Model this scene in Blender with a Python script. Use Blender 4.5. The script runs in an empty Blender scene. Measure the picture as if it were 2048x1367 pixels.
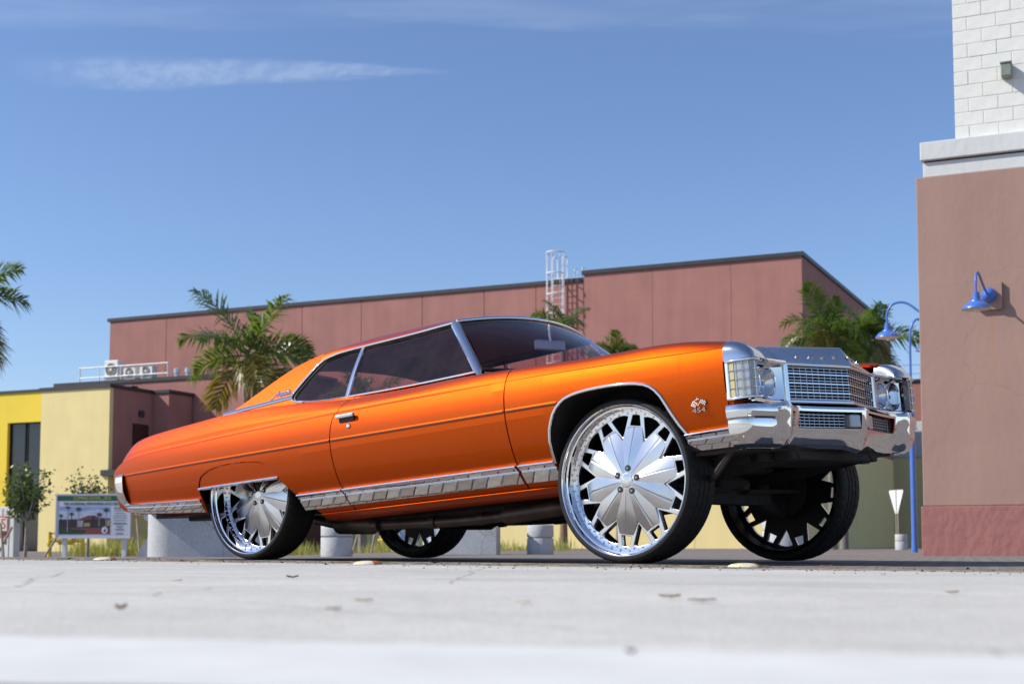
import bpy, bmesh, math, random
import numpy as np
from mathutils import Vector, Matrix
R = math.radians
rnd = random.Random(7)
scene = bpy.context.scene
COL = scene.collection

# ------------------------------------------------------------------ camera
cam_data = bpy.data.cameras.new('camera')
cam = bpy.data.objects.new('camera', cam_data)
COL.objects.link(cam)
cam.location = (0, 0, 0.097)
cam.rotation_euler = (R(90 + 4.5), 0, 0)
cam_data.sensor_width = 36.0
cam_data.lens = 36.0 * 2768 / 2048
cam_data.shift_y = (1089 - 2768 * math.tan(R(4.5)) - 683.5) / 2048
cam_data.clip_start = 0.05
cam_data.clip_end = 3000
cam_data.dof.use_dof = True
cam_data.dof.focus_distance = 7.4
cam_data.dof.aperture_fstop = 4.5
scene.camera = cam

# ------------------------------------------------------------------ sky and sun
SUN_EL = R(38)
SUN_DIR = Vector((-0.995 * math.cos(SUN_EL), -0.10 * math.cos(SUN_EL), math.sin(SUN_EL))).normalized()   # towards the sun
world = bpy.data.worlds.new('World')
scene.world = world
world.use_nodes = True
wn, wl = world.node_tree.nodes, world.node_tree.links
for n in list(wn): wn.remove(n)
w_out = wn.new('ShaderNodeOutputWorld')
w_bg = wn.new('ShaderNodeBackground')
w_bg.inputs['Strength'].default_value = 0.117
sky = wn.new('ShaderNodeTexSky')
sky.sky_type = 'NISHITA'
sky.sun_disc = False
sky.sun_elevation = SUN_EL
sky.sun_rotation = math.atan2(SUN_DIR.x, SUN_DIR.y)
sky.altitude = 0
sky.air_density = 1.0
sky.dust_density = 0.35
sky.ozone_density = 3.5

def wmath(op, a, b=None, c=None, clamp=False):
    n = wn.new('ShaderNodeMath'); n.operation = op; n.use_clamp = clamp
    for i, v in enumerate((a, b, c)):
        if v is None: continue
        if isinstance(v, (int, float)): n.inputs[i].default_value = v
        else: wl.new(v, n.inputs[i])
    return n.outputs[0]

def wstep(v, lo, hi):
    n = wn.new('ShaderNodeMapRange'); n.interpolation_type = 'SMOOTHSTEP'
    wl.new(v, n.inputs['Value'])
    n.inputs['From Min'].default_value = lo; n.inputs['From Max'].default_value = hi
    return n.outputs['Result']

w_tc = wn.new('ShaderNodeTexCoord')
w_sep = wn.new('ShaderNodeSeparateXYZ'); wl.new(w_tc.outputs['Generated'], w_sep.inputs[0])
# high thin cirrus: streaks on a flat cloud deck far above (deck coordinates = direction / elevation)
w_up = wmath('MAXIMUM', w_sep.outputs['Z'], 0.03)
w_cx = wmath('DIVIDE', w_sep.outputs['X'], w_up)
w_cy = wmath('DIVIDE', w_sep.outputs['Y'], w_up)
w_comb = wn.new('ShaderNodeCombineXYZ')
wl.new(wmath('MULTIPLY', w_cx, 0.9), w_comb.inputs[0]); wl.new(wmath('MULTIPLY', w_cy, 3.2), w_comb.inputs[1])
w_n1 = wn.new('ShaderNodeTexNoise'); wl.new(w_comb.outputs[0], w_n1.inputs['Vector'])
w_n1.inputs['Scale'].default_value = 1.3; w_n1.inputs['Detail'].default_value = 6; w_n1.inputs['Roughness'].default_value = 0.62; w_n1.inputs['Distortion'].default_value = 0.3
# ripple texture of the contrail, rows of small waves
w_comb2 = wn.new('ShaderNodeCombineXYZ')
wl.new(wmath('ADD', w_cx, wmath('MULTIPLY', w_cy, 0.35)), w_comb2.inputs[0]); wl.new(wmath('MULTIPLY', w_cy, 0.5), w_comb2.inputs[1])
w_n2 = wn.new('ShaderNodeTexNoise'); wl.new(w_comb2.outputs[0], w_n2.inputs['Vector'])
w_n2.inputs['Scale'].default_value = 22; w_n2.inputs['Detail'].default_value = 5; w_n2.inputs['Roughness'].default_value = 0.6
w_n3 = wn.new('ShaderNodeTexNoise'); wl.new(w_comb.outputs[0], w_n3.inputs['Vector'])
w_n3.inputs['Scale'].default_value = 2.5; w_n3.inputs['Detail'].default_value = 3
# old spread contrail: y/z about 2.86, x/z from -1.05 to -0.13
w_bend = wmath('ADD', w_cy, wmath('MULTIPLY', wmath('SUBTRACT', w_n3.outputs['Fac'], 0.5), 0.14))
w_half = wmath('MULTIPLY', wstep(w_cx, -0.10, -0.85), 0.075)
w_half = wmath('ADD', w_half, 0.012)
w_off = wmath('ABSOLUTE', wmath('SUBTRACT', w_bend, 2.87))
w_rel = wmath('DIVIDE', w_off, w_half)
w_band = wstep(w_rel, 1.5, 0.35)
w_band = wmath('MULTIPLY', w_band, wmath('MULTIPLY', wstep(w_cx, -1.10, -0.78), wstep(w_cx, -0.10, -0.30)))
w_band = wmath('MULTIPLY', w_band, wmath('MULTIPLY_ADD', wstep(w_n2.outputs['Fac'], 0.36, 0.66), 0.6, 0.4))
# a second, broader veil nearer the zenith
w_veil = wmath('MULTIPLY', wstep(wmath('ADD', w_cy, wmath('MULTIPLY', wmath('SUBTRACT', w_n3.outputs['Fac'], 0.5), 0.30)), 2.66, 2.56),
               wmath('MULTIPLY_ADD', wstep(w_n1.outputs['Fac'], 0.38, 0.66), 0.75, 0.25))
w_mask = wmath('ADD', wmath('MULTIPLY', w_band, 0.17), wmath('MULTIPLY', w_veil, 0.09), clamp=True)
w_mix = wn.new('ShaderNodeMix'); w_mix.data_type = 'RGBA'
wl.new(w_mask, w_mix.inputs['Factor'])
w_tint = wn.new('ShaderNodeMix'); w_tint.data_type = 'RGBA'; w_tint.blend_type = 'MULTIPLY'; w_tint.inputs['Factor'].default_value = 1
wl.new(sky.outputs[0], w_tint.inputs['A']); w_tint.inputs['B'].default_value = (0.93, 0.955, 1.08, 1)
wl.new(w_tint.outputs['Result'], w_mix.inputs['A']); w_mix.inputs['B'].default_value = (7.5, 8.0, 8.8, 1)
wl.new(w_mix.outputs['Result'], w_bg.inputs['Color'])
wl.new(w_bg.outputs[0], w_out.inputs['Surface'])

sun_data = bpy.data.lights.new('sun', 'SUN')
sun_data.energy = 4.3
sun_data.angle = R(0.53)
sun_data.color = (1.0, 0.955, 0.88)
sun = bpy.data.objects.new('sun', sun_data)
COL.objects.link(sun)
sun.rotation_euler = SUN_DIR.to_track_quat('Z', 'Y').to_euler()
sun.location = (-40, -5, 40)

scene.view_settings.view_transform = 'Standard'
scene.view_settings.look = 'None'
scene.view_settings.exposure = 0.26
scene.view_settings.gamma = 1.0
scene.cycles.max_bounces = 10
scene.cycles.transparent_max_bounces = 16
scene.cycles.sample_clamp_indirect = 6
scene.cycles.caustics_reflective = False
scene.cycles.caustics_refractive = False

# ------------------------------------------------------------------ materials
MATS = {}
def pmat(name, color, rough=0.6, metal=0.0, spec=0.5, var=0.0, vscale=4.0, bump=0.0, bscale=40.0, bdist=0.01,
         coat=0.0, coat_rough=0.03, color2=None, stretch=(1, 1, 1), emit=None, detail=6, aniso=0.0, trans=0.0, sub=0.0):
    """Principled material with object-space noise variation in colour and fine relief"""
    m = bpy.data.materials.new(name); m.use_nodes = True
    nt = m.node_tree; N, L = nt.nodes, nt.links
    b = N['Principled BSDF']
    b.inputs['Base Color'].default_value = (*color, 1)
    b.inputs['Roughness'].default_value = rough
    b.inputs['Metallic'].default_value = metal
    b.inputs['Specular IOR Level'].default_value = spec
    b.inputs['Coat Weight'].default_value = coat
    b.inputs['Coat Roughness'].default_value = coat_rough
    b.inputs['Anisotropic'].default_value = aniso
    tc = N.new('ShaderNodeTexCoord')
    mp = N.new('ShaderNodeMapping'); mp.inputs['Scale'].default_value = stretch
    L.new(tc.outputs['Object'], mp.inputs[0])
    if var > 0 or color2:
        nz = N.new('ShaderNodeTexNoise'); L.new(mp.outputs[0], nz.inputs['Vector'])
        nz.inputs['Scale'].default_value = vscale; nz.inputs['Detail'].default_value = detail; nz.inputs['Roughness'].default_value = 0.6
        cr = N.new('ShaderNodeValToRGB')
        c2 = color2 if color2 else tuple(min(1, c * (1 + var)) for c in color)
        c1 = color if color2 else tuple(c * (1 - var) for c in color)
        cr.color_ramp.elements[0].position = 0.3; cr.color_ramp.elements[0].color = (*c1, 1)
        cr.color_ramp.elements[1].position = 0.7; cr.color_ramp.elements[1].color = (*c2, 1)
        L.new(nz.outputs['Fac'], cr.inputs[0]); L.new(cr.outputs[0], b.inputs['Base Color'])
    if bump > 0:
        nb_ = N.new('ShaderNodeTexNoise'); L.new(mp.outputs[0], nb_.inputs['Vector'])
        nb_.inputs['Scale'].default_value = bscale; nb_.inputs['Detail'].default_value = 5
        bp = N.new('ShaderNodeBump'); bp.inputs['Strength'].default_value = bump; bp.inputs['Distance'].default_value = bdist
        L.new(nb_.outputs['Fac'], bp.inputs['Height']); L.new(bp.outputs[0], b.inputs['Normal'])
    MATS[name] = m
    return m

def stucco(name, color, streak=0.12, bump=0.5):
    """painted stucco: blotches, soft vertical weather streaks, trowel relief"""
    m = pmat(name, color, rough=0.9, spec=0.25)
    N, L = m.node_tree.nodes, m.node_tree.links
    b = N['Principled BSDF']
    tc = N.new('ShaderNodeTexCoord')
    def noise(scale, stretch, detail=5):
        mp = N.new('ShaderNodeMapping'); mp.inputs['Scale'].default_value = stretch
        L.new(tc.outputs['Object'], mp.inputs[0])
        n = N.new('ShaderNodeTexNoise'); n.inputs['Scale'].default_value = scale; n.inputs['Detail'].default_value = detail
        L.new(mp.outputs[0], n.inputs['Vector']); return n.outputs['Fac']
    def mul(a, bb):
        n = N.new('ShaderNodeMath'); n.operation = 'MULTIPLY_ADD'
        L.new(a, n.inputs[0]); n.inputs[1].default_value = bb; n.inputs[2].default_value = 1 - bb / 2
        return n.outputs[0]
    f1 = mul(noise(0.9, (1, 1, 1)), streak * 2)
    f2 = mul(noise(2.2, (1, 1, 0.12)), streak * 1.6)
    f3 = mul(noise(30, (1, 1, 1)), streak * 0.8)
    v = N.new('ShaderNodeMath'); v.operation = 'MULTIPLY'; L.new(f1, v.inputs[0]); L.new(f2, v.inputs[1])
    v2 = N.new('ShaderNodeMath'); v2.operation = 'MULTIPLY'; L.new(v.outputs[0], v2.inputs[0]); L.new(f3, v2.inputs[1])
    mx = N.new('ShaderNodeMix'); mx.data_type = 'RGBA'; mx.blend_type = 'MULTIPLY'; mx.inputs['Factor'].default_value = 1
    mx.inputs['A'].default_value = (*color, 1); L.new(v2.outputs[0], mx.inputs['B'])
    L.new(mx.outputs['Result'], b.inputs['Base Color'])
    bp = N.new('ShaderNodeBump'); bp.inputs['Strength'].default_value = bump; bp.inputs['Distance'].default_value = 0.02
    L.new(noise(9, (1, 1, 0.7), 7), bp.inputs['Height']); L.new(bp.outputs[0], b.inputs['Normal'])
    return m

def glass_mat(name, tint, refl=1.0, haze=None):
    """thin window glass: tinted see-through with a mirror reflection by Fresnel and a little dust"""
    m = bpy.data.materials.new(name); m.use_nodes = True
    N, L = m.node_tree.nodes, m.node_tree.links
    for n in list(N): N.remove(n)
    out = N.new('ShaderNodeOutputMaterial')
    tr = N.new('ShaderNodeBsdfTransparent'); tr.inputs[0].default_value = (*tint, 1)
    gl = N.new('ShaderNodeBsdfGlossy'); gl.inputs['Roughness'].default_value = 0.01; gl.inputs['Color'].default_value = (0.95, 0.95, 0.95, 1)
    ge = N.new('ShaderNodeNewGeometry'); dt = N.new('ShaderNodeVectorMath'); dt.operation = 'DOT_PRODUCT'
    L.new(ge.outputs['Normal'], dt.inputs[0]); L.new(ge.outputs['Incoming'], dt.inputs[1])
    def mth(op, a, b=None):
        n = N.new('ShaderNodeMath'); n.operation = op; L.new(a, n.inputs[0])
        if b is not None: n.inputs[1].default_value = b
        return n.outputs[0]
    cs = mth('ABSOLUTE', dt.outputs['Value']); om = N.new('ShaderNodeMath'); om.operation = 'SUBTRACT'; om.inputs[0].default_value = 1.0; L.new(cs, om.inputs[1])
    p5 = mth('POWER', om.outputs[0], 5.0); fm = N.new('ShaderNodeMath'); fm.operation = 'MULTIPLY_ADD'; L.new(p5, fm.inputs[0]); fm.inputs[1].default_value = 0.92 * refl; fm.inputs[2].default_value = 0.032 * refl
    mx = N.new('ShaderNodeMixShader'); L.new(fm.outputs[0], mx.inputs[0]); L.new(tr.outputs[0], mx.inputs[1]); L.new(gl.outputs[0], mx.inputs[2])
    if haze:
        df = N.new('ShaderNodeBsdfDiffuse'); df.inputs[0].default_value = (0.5, 0.40, 0.39, 1)
        tc = N.new('ShaderNodeTexCoord'); nz = N.new('ShaderNodeTexNoise'); nz.inputs['Scale'].default_value = 7; nz.inputs['Detail'].default_value = 8; nz.inputs['Roughness'].default_value = 0.75
        L.new(tc.outputs['Object'], nz.inputs['Vector'])
        mr = N.new('ShaderNodeMapRange'); L.new(nz.outputs['Fac'], mr.inputs['Value'])
        mr.inputs['From Min'].default_value = 0.42; mr.inputs['From Max'].default_value = 0.8; mr.inputs['To Min'].default_value = haze * 0.3; mr.inputs['To Max'].default_value = haze * 2.2
        m2 = N.new('ShaderNodeMixShader'); L.new(mr.outputs[0], m2.inputs[0]); L.new(mx.outputs[0], m2.inputs[1]); L.new(df.outputs[0], m2.inputs[2])
        L.new(m2.outputs[0], out.inputs[0])
    else:
        L.new(mx.outputs[0], out.inputs[0])
    MATS[name] = m
    return m

# ------------------------------------------------------------------ mesh helpers
class MB:
    """collects geometry and links it as ONE mesh object"""
    def __init__(s): s.v = []; s.f = []
    def add(s, verts, faces):
        o = len(s.v); s.v += [tuple(p) for p in verts]; s.f += [tuple(i + o for i in f) for f in faces]; return s
    def box(s, x0, x1, y0, y1, z0, z1, M=None):
        v = [Vector((x, y, z)) for x in (x0, x1) for y in (y0, y1) for z in (z0, z1)]
        if M is not None: v = [M @ p for p in v]
        return s.add(v, [(0, 1, 3, 2), (4, 6, 7, 5), (0, 4, 5, 1), (2, 3, 7, 6), (0, 2, 6, 4), (1, 5, 7, 3)])
    def tube(s, pts, r, n=8, caps=True):
        pts = [Vector(p) for p in pts]; rr = r if isinstance(r, (list, tuple)) else [r] * len(pts)
        rings = []; up = None
        for i, p in enumerate(pts):
            t = (pts[min(i + 1, len(pts) - 1)] - pts[max(i - 1, 0)]).normalized()
            if up is None:
                up = Vector((0, 0, 1)) if abs(t.z) < 0.9 else Vector((1, 0, 0))
            a = t.cross(up)
            if a.length < 1e-4: a = t.orthogonal()
            a.normalize(); b = a.cross(t).normalized(); up = b
            rings.append([p + (a * math.cos(2 * math.pi * k / n) + b * math.sin(2 * math.pi * k / n)) * rr[i] for k in range(n)])
        v = [q for ring in rings for q in ring]
        f = [(i * n + k, i * n + (k + 1) % n, (i + 1) * n + (k + 1) % n, (i + 1) * n + k) for i in range(len(pts) - 1) for k in range(n)]
        if caps: f += [tuple(reversed(range(n))), tuple((len(pts) - 1) * n + k for k in range(n))]
        return s.add(v, f)
    def lathe(s, prof, n=32, M=None, closed=False):
        """prof: list of (r, h); axis = local z"""
        v = []
        for r, h in prof:
            for k in range(n):
                a = 2 * math.pi * k / n; p = Vector((r * math.cos(a), r * math.sin(a), h)); v.append(M @ p if M is not None else p)
        m = len(prof)
        rng = range(m) if closed else range(m - 1)
        f = [(i * n + k, i * n + (k + 1) % n, ((i + 1) % m) * n + (k + 1) % n, ((i + 1) % m) * n + k) for i in rng for k in range(n)]
        return s.add(v, f)
    def prism(s, poly, h0, h1, M=None):
        """poly: (x, y) list, extruded along local z"""
        n = len(poly)
        v = [Vector((x, y, h)) for h in (h0, h1) for x, y in poly]
        if M is not None: v = [M @ p for p in v]
        f = [tuple(reversed(range(n))), tuple(range(n, 2 * n))] + [(k, (k + 1) % n, n + (k + 1) % n, n + k) for k in range(n)]
        return s.add(v, f)
    def build(s, name, mat, parent=None, smooth=None, bevel=0.0, fix=True, loc=None, rotz=0.0, matrix=None):
        me = bpy.data.meshes.new(name); me.from_pydata(s.v, [], s.f); me.update()
        if fix:
            bm = bmesh.new(); bm.from_mesh(me); bmesh.ops.recalc_face_normals(bm, faces=bm.faces[:])
            bm.to_mesh(me); bm.free()
        ob = bpy.data.objects.new(name, me); COL.objects.link(ob)
        if mat is not None: me.materials.append(mat if not isinstance(mat, str) else MATS[mat])
        if smooth is not None:
            for p in me.polygons: p.use_smooth = True
            me.set_sharp_from_angle(angle=R(smooth))
        if bevel > 0:
            bv = ob.modifiers.new('bevel', 'BEVEL'); bv.width = bevel; bv.segments = 2; bv.limit_method = 'ANGLE'; bv.angle_limit = R(40)
        if parent is not None: ob.parent = parent
        if matrix is not None: ob.matrix_local = matrix
        elif loc is not None: ob.location = loc; ob.rotation_euler = (0, 0, rotz)
        return ob

def inst(src, name, parent=None, matrix=None, loc=None):
    ob = bpy.data.objects.new(name, src.data); COL.objects.link(ob)
    for md in src.modifiers:
        if md.type == 'BEVEL':
            bv = ob.modifiers.new('bevel', 'BEVEL'); bv.width = md.width; bv.segments = md.segments; bv.limit_method = 'ANGLE'; bv.angle_limit = md.angle_limit
    if parent is not None: ob.parent = parent
    if matrix is not None: ob.matrix_local = matrix
    if loc is not None: ob.location = loc
    return ob

def tag(o, label, cat=None, group=None, kind=None):
    if label: o['label'] = label
    if cat: o['category'] = cat
    if group: o['group'] = group
    if kind: o['kind'] = kind
    return o

def thing(name, label, cat, loc=(0, 0, 0), rotz=0.0, group=None):
    o = bpy.data.objects.new(name, None); COL.objects.link(o)
    o.empty_display_size = 0.2; o.location = loc; o.rotation_euler = (0, 0, rotz)
    return tag(o, label, cat, group)

def solid(o, t, offset=-1.0):
    m = o.modifiers.new('thickness', 'SOLIDIFY'); m.thickness = t; m.offset = offset; return o

def text_mesh(name, body, size, mat, extrude=0.004, parent=None, matrix=None, align='CENTER', bevel=0.0, shear=0.0, sx=1.0):
    cu = bpy.data.curves.new(name, 'FONT'); cu.body = body; cu.size = size; cu.extrude = extrude; cu.align_x = align; cu.align_y = 'CENTER'
    cu.bevel_depth = bevel; cu.shear = shear; cu.resolution_u = 3
    tmp = bpy.data.objects.new(name + '_tmp', cu); COL.objects.link(tmp)
    bpy.context.view_layer.update()
    dg = bpy.context.evaluated_depsgraph_get()
    me = bpy.data.meshes.new_from_object(tmp.evaluated_get(dg)); me.name = name
    bpy.data.objects.remove(tmp); bpy.data.curves.remove(cu)
    if sx != 1.0:
        for v in me.vertices: v.co.x *= sx
    me.materials.clear(); me.materials.append(MATS[mat] if isinstance(mat, str) else mat)
    ob = bpy.data.objects.new(name, me); COL.objects.link(ob)
    if parent is not None: ob.parent = parent
    if matrix is not None: ob.matrix_local = matrix
    return ob

def sstep(v, a, b):
    t = min(1.0, max(0.0, (v - a) / (b - a))); return t * t * (3 - 2 * t)

def pchip(xs, ys):
    """monotone cubic through points (xs increasing) -> function"""
    x = np.array(xs, float); y = np.array(ys, float); h = np.diff(x); d = np.diff(y) / h
    m = np.zeros(len(x)); m[0] = d[0]; m[-1] = d[-1]
    for i in range(1, len(x) - 1):
        if d[i - 1] * d[i] > 0:
            w1 = 2 * h[i] + h[i - 1]; w2 = h[i] + 2 * h[i - 1]; m[i] = (w1 + w2) / (w1 / d[i - 1] + w2 / d[i])
    def fn(v):
        if v <= x[0]: return float(y[0])
        if v >= x[-1]: return float(y[-1])
        i = int(np.searchsorted(x, v) - 1); i = max(0, min(i, len(h) - 1)); t = (v - x[i]) / h[i]
        return float((2 * t**3 - 3 * t**2 + 1) * y[i] + (t**3 - 2 * t**2 + t) * h[i] * m[i] + (-2 * t**3 + 3 * t**2) * y[i + 1] + (t**3 - t**2) * h[i] * m[i + 1])
    return fn

def grid(P, name, mat, parent=None, smooth=20, thick=0.0, flip=False, skip=None, matrix=None, offset=-1.0):
    """P[i][j] -> one quad sheet; skip(i, j) leaves a cell out"""
    ni, nj = len(P), len(P[0]); v = [tuple(p) for row in P for p in row]; f = []
    for i in range(ni - 1):
        for j in range(nj - 1):
            if skip and skip(i, j): continue
            q = [i * nj + j, i * nj + j + 1, (i + 1) * nj + j + 1, (i + 1) * nj + j]
            u = []
            for k in q:
                if not any((Vector(v[k]) - Vector(v[w])).length < 1e-7 for w in u): u.append(k)
            if len(u) >= 3: f.append(tuple(reversed(u)) if flip else tuple(u))
    mb = MB(); mb.add(v, f)
    o = mb.build(name, mat, parent, smooth=smooth, fix=False, matrix=matrix)
    if thick:
        cnt = {}
        for p in o.data.polygons:
            for e in p.edge_keys: cnt[e] = cnt.get(e, 0) + 1
        for e in o.data.edges:
            if cnt.get(e.key, 0) == 1: e.use_edge_sharp = True
        solid(o, thick, offset)
    return o
# ------------------------------------------------------------------ setting: ground, road, pavers
CAR_O = Vector((1.178, 7.95, 0)); CAR_YAW = R(-40.2)
CF = Vector((math.cos(CAR_YAW), math.sin(CAR_YAW), 0)); CL = Vector((-math.sin(CAR_YAW), math.cos(CAR_YAW), 0))
def cw(u, v, z=0.0): p = CAR_O + CF * u + CL * v; return Vector((p.x, p.y, z))

def gz(x, y):
    """height of the plaza: a slight fall away from the road, more to the left"""
    return -0.008 - 0.055 * sstep(y, 11, 20) - 0.15 * sstep(y, 14, 30) * sstep(-x, 1.0, 8.0)

def ground_mat():
    m = pmat('plaza_paving', (0.27, 0.24, 0.22), rough=0.9, spec=0.2)
    N, L = m.node_tree.nodes, m.node_tree.links; b = N['Principled BSDF']
    tc = N.new('ShaderNodeTexCoord'); mp = N.new('ShaderNodeMapping'); mp.inputs['Rotation'].default_value = (0, 0, R(40.2))
    L.new(tc.outputs['Object'], mp.inputs[0])
    bk = N.new('ShaderNodeTexBrick'); L.new(mp.outputs[0], bk.inputs['Vector'])
    bk.inputs['Scale'].default_value = 1.0; bk.inputs['Brick Width'].default_value = 0.118; bk.inputs['Row Height'].default_value = 0.145
    bk.inputs['Mortar Size'].default_value = 0.006; bk.inputs['Mortar Smooth'].default_value = 0.3
    bk.inputs['Color1'].default_value = (0.26, 0.23, 0.205, 1); bk.inputs['Color2'].default_value = (0.20, 0.18, 0.165, 1); bk.inputs['Mortar'].default_value = (0.10, 0.09, 0.085, 1)
    nz = N.new('ShaderNodeTexNoise'); L.new(tc.outputs['Object'], nz.inputs['Vector']); nz.inputs['Scale'].default_value = 0.35; nz.inputs['Detail'].default_value = 6
    cr = N.new('ShaderNodeValToRGB'); cr.color_ramp.elements[0].color = (0.75, 0.75, 0.78, 1); cr.color_ramp.elements[1].color = (1.2, 1.15, 1.1, 1)
    L.new(nz.outputs['Fac'], cr.inputs[0])
    mx = N.new('ShaderNodeMix'); mx.data_type = 'RGBA'; mx.blend_type = 'MULTIPLY'; mx.inputs['Factor'].default_value = 1
    L.new(bk.outputs['Color'], mx.inputs['A']); L.new(cr.outputs[0], mx.inputs['B']); L.new(mx.outputs['Result'], b.inputs['Base Color'])
    bp = N.new('ShaderNodeBump'); bp.inputs['Strength'].default_value = 0.6; bp.inputs['Distance'].default_value = 0.006; bp.invert = True
    L.new(bk.outputs['Fac'], bp.inputs['Height']); L.new(bp.outputs[0], b.inputs['Normal'])
    return m
ground_mat()

def concrete_mat(name, c, rough=0.85):
    """broom-finished concrete: aggregate speckle, stains, fine cracks"""
    m = pmat(name, c, rough=rough, spec=0.25)
    N, L = m.node_tree.nodes, m.node_tree.links; b = N['Principled BSDF']
    tc = N.new('ShaderNodeTexCoord')
    def nz(s, d=4, ro=0.6):
        n = N.new('ShaderNodeTexNoise'); n.inputs['Scale'].default_value = s; n.inputs['Detail'].default_value = d; n.inputs['Roughness'].default_value = ro
        L.new(tc.outputs['Object'], n.inputs['Vector']); return n.outputs['Fac']
    def ramp(f, p0, c0, p1, c1):
        r = N.new('ShaderNodeValToRGB'); r.color_ramp.elements[0].position = p0; r.color_ramp.elements[0].color = (c0, c0, c0, 1)
        r.color_ramp.elements[1].position = p1; r.color_ramp.elements[1].color = (c1, c1, c1, 1); L.new(f, r.inputs[0]); return r.outputs[0]
    def mult(a, bb):
        x = N.new('ShaderNodeMix'); x.data_type = 'RGBA'; x.blend_type = 'MULTIPLY'; x.inputs['Factor'].default_value = 1
        L.new(a, x.inputs['A']); L.new(bb, x.inputs['B']); return x.outputs['Result']
    base = N.new('ShaderNodeRGB'); base.outputs[0].default_value = (*c, 1)
    k = mult(base.outputs[0], ramp(nz(1.1, 6), 0.3, 0.80, 0.7, 1.06))
    k = mult(k, ramp(nz(170, 2), 0.32, 0.60, 0.60, 1.06))
    k = mult(k, ramp(nz(26, 3), 0.3, 0.88, 0.6, 1.03))
    vo = N.new('ShaderNodeTexVoronoi'); vo.feature = 'DISTANCE_TO_EDGE'; vo.inputs['Scale'].default_value = 0.55
    wob = N.new('ShaderNodeMix'); wob.data_type = 'RGBA'; wob.inputs['Factor'].default_value = 0.12
    nn = N.new('ShaderNodeTexNoise'); nn.inputs['Scale'].default_value = 3; nn.inputs['Detail'].default_value = 6; L.new(tc.outputs['Object'], nn.inputs['Vector'])
    L.new(tc.outputs['Object'], wob.inputs['A']); L.new(nn.outputs['Color'], wob.inputs['B']); L.new(wob.outputs['Result'], vo.inputs['Vector'])
    k = mult(k, ramp(vo.outputs['Distance'], 0.0, 0.62, 0.004, 1.0))
    L.new(k, b.inputs['Base Color'])
    bp = N.new('ShaderNodeBump'); bp.inputs['Strength'].default_value = 0.5; bp.inputs['Distance'].default_value = 0.003
    L.new(nz(120, 4), bp.inputs['Height']); L.new(bp.outputs[0], b.inputs['Normal'])
    return m
concrete_mat('road_concrete', (0.69, 0.66, 0.595))
concrete_mat('gutter_concrete', (0.64, 0.615, 0.56))
concrete_mat('cast_concrete', (0.60, 0.60, 0.605))
pmat('joint_dirt', (0.16, 0.145, 0.13), rough=0.95, var=0.3, vscale=30)
pmat('white_road_paint', (0.67, 0.66, 0.615), rough=0.75, var=0.10, vscale=5, bump=0.2, bscale=150, bdist=0.002)
pmat('yellow_road_paint', (0.72, 0.50, 0.10), rough=0.75, var=0.25, vscale=20)

Xs = sorted(set([-900, -400, -200, -120, -80, -60] + list(range(-45, 46, 3)) + [60, 80, 120, 200, 400, 900]))
Ys = sorted(set([-500, -200, -80, -30] + list(range(-15, 66, 3)) + [80, 100, 140, 200, 400, 1500]))
g = grid([[(x, y, gz(x, y)) for x in Xs] for y in Ys], 'ground', MATS['plaza_paving'], flip=True)
tag(g, 'grey concrete paving of the plaza around the car', kind='structure')

V0 = -1.86          # kerb line between pavers and road, parallel to the car
mb = MB(); q = [cw(-70, V0), cw(60, V0), cw(60, -3.98), cw(-70, -3.98)]
mb.add([p + Vector((0, 0, z)) for z in (-0.006, 0.0) for p in q], [(4, 5, 6, 7), (0, 1, 5, 4), (2, 3, 7, 6)])
tag(mb.build('gutter', MATS['gutter_concrete']), 'pale concrete gutter strip along the pavers', kind='structure')
mb = MB(); q = [cw(-70, -3.995), cw(60, -3.995), cw(60, -60), cw(-70, -60)]
mb.add([p + Vector((0, 0, z)) for z in (-0.006, 0.0) for p in q], [(4, 5, 6, 7), (0, 1, 5, 4), (2, 3, 7, 6)])
tag(mb.build('road', MATS['road_concrete']), 'pale concrete road in front of the car', kind='structure')
# thin worn yellow edge line and broad white stripe, both with ragged paint edges
def paint_strip(name, a, b, width, mat, label, rag, step, z=0.004):
    a = Vector(a); b = Vector(b); d = (b - a); n = int(d.length / step); t = d.normalized(); s = Vector((t.y, -t.x, 0)); v = []; f = []
    for i in range(n + 1):
        p = a + d * (i / n)
        v += [p + s * (rnd.uniform(-rag, rag)) + Vector((0, 0, z)), p + s * (width + rnd.uniform(-rag, rag)) + Vector((0, 0, z))]
        if i: f.append((2 * i - 2, 2 * i, 2 * i + 1, 2 * i - 1))
    return tag(MB().add(v, f).build(name, mat), label, kind='structure')
paint_strip('yellow_line', cw(-30, V0 - 0.03), cw(20, V0 - 0.03), 0.035, MATS['yellow_road_paint'], 'thin worn yellow line along the paver edge', 0.006, 0.12)
pa, pb = Vector((-0.53, 1.44, 0)), Vector((0.43, 1.17, 0)); pd = (pb - pa).normalized()
paint_strip('white_stripe', pa - pd * 9, pa + pd * 9, 0.43, MATS['white_road_paint'], 'broad white painted stripe across the near road', 0.012, 0.05)

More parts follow.
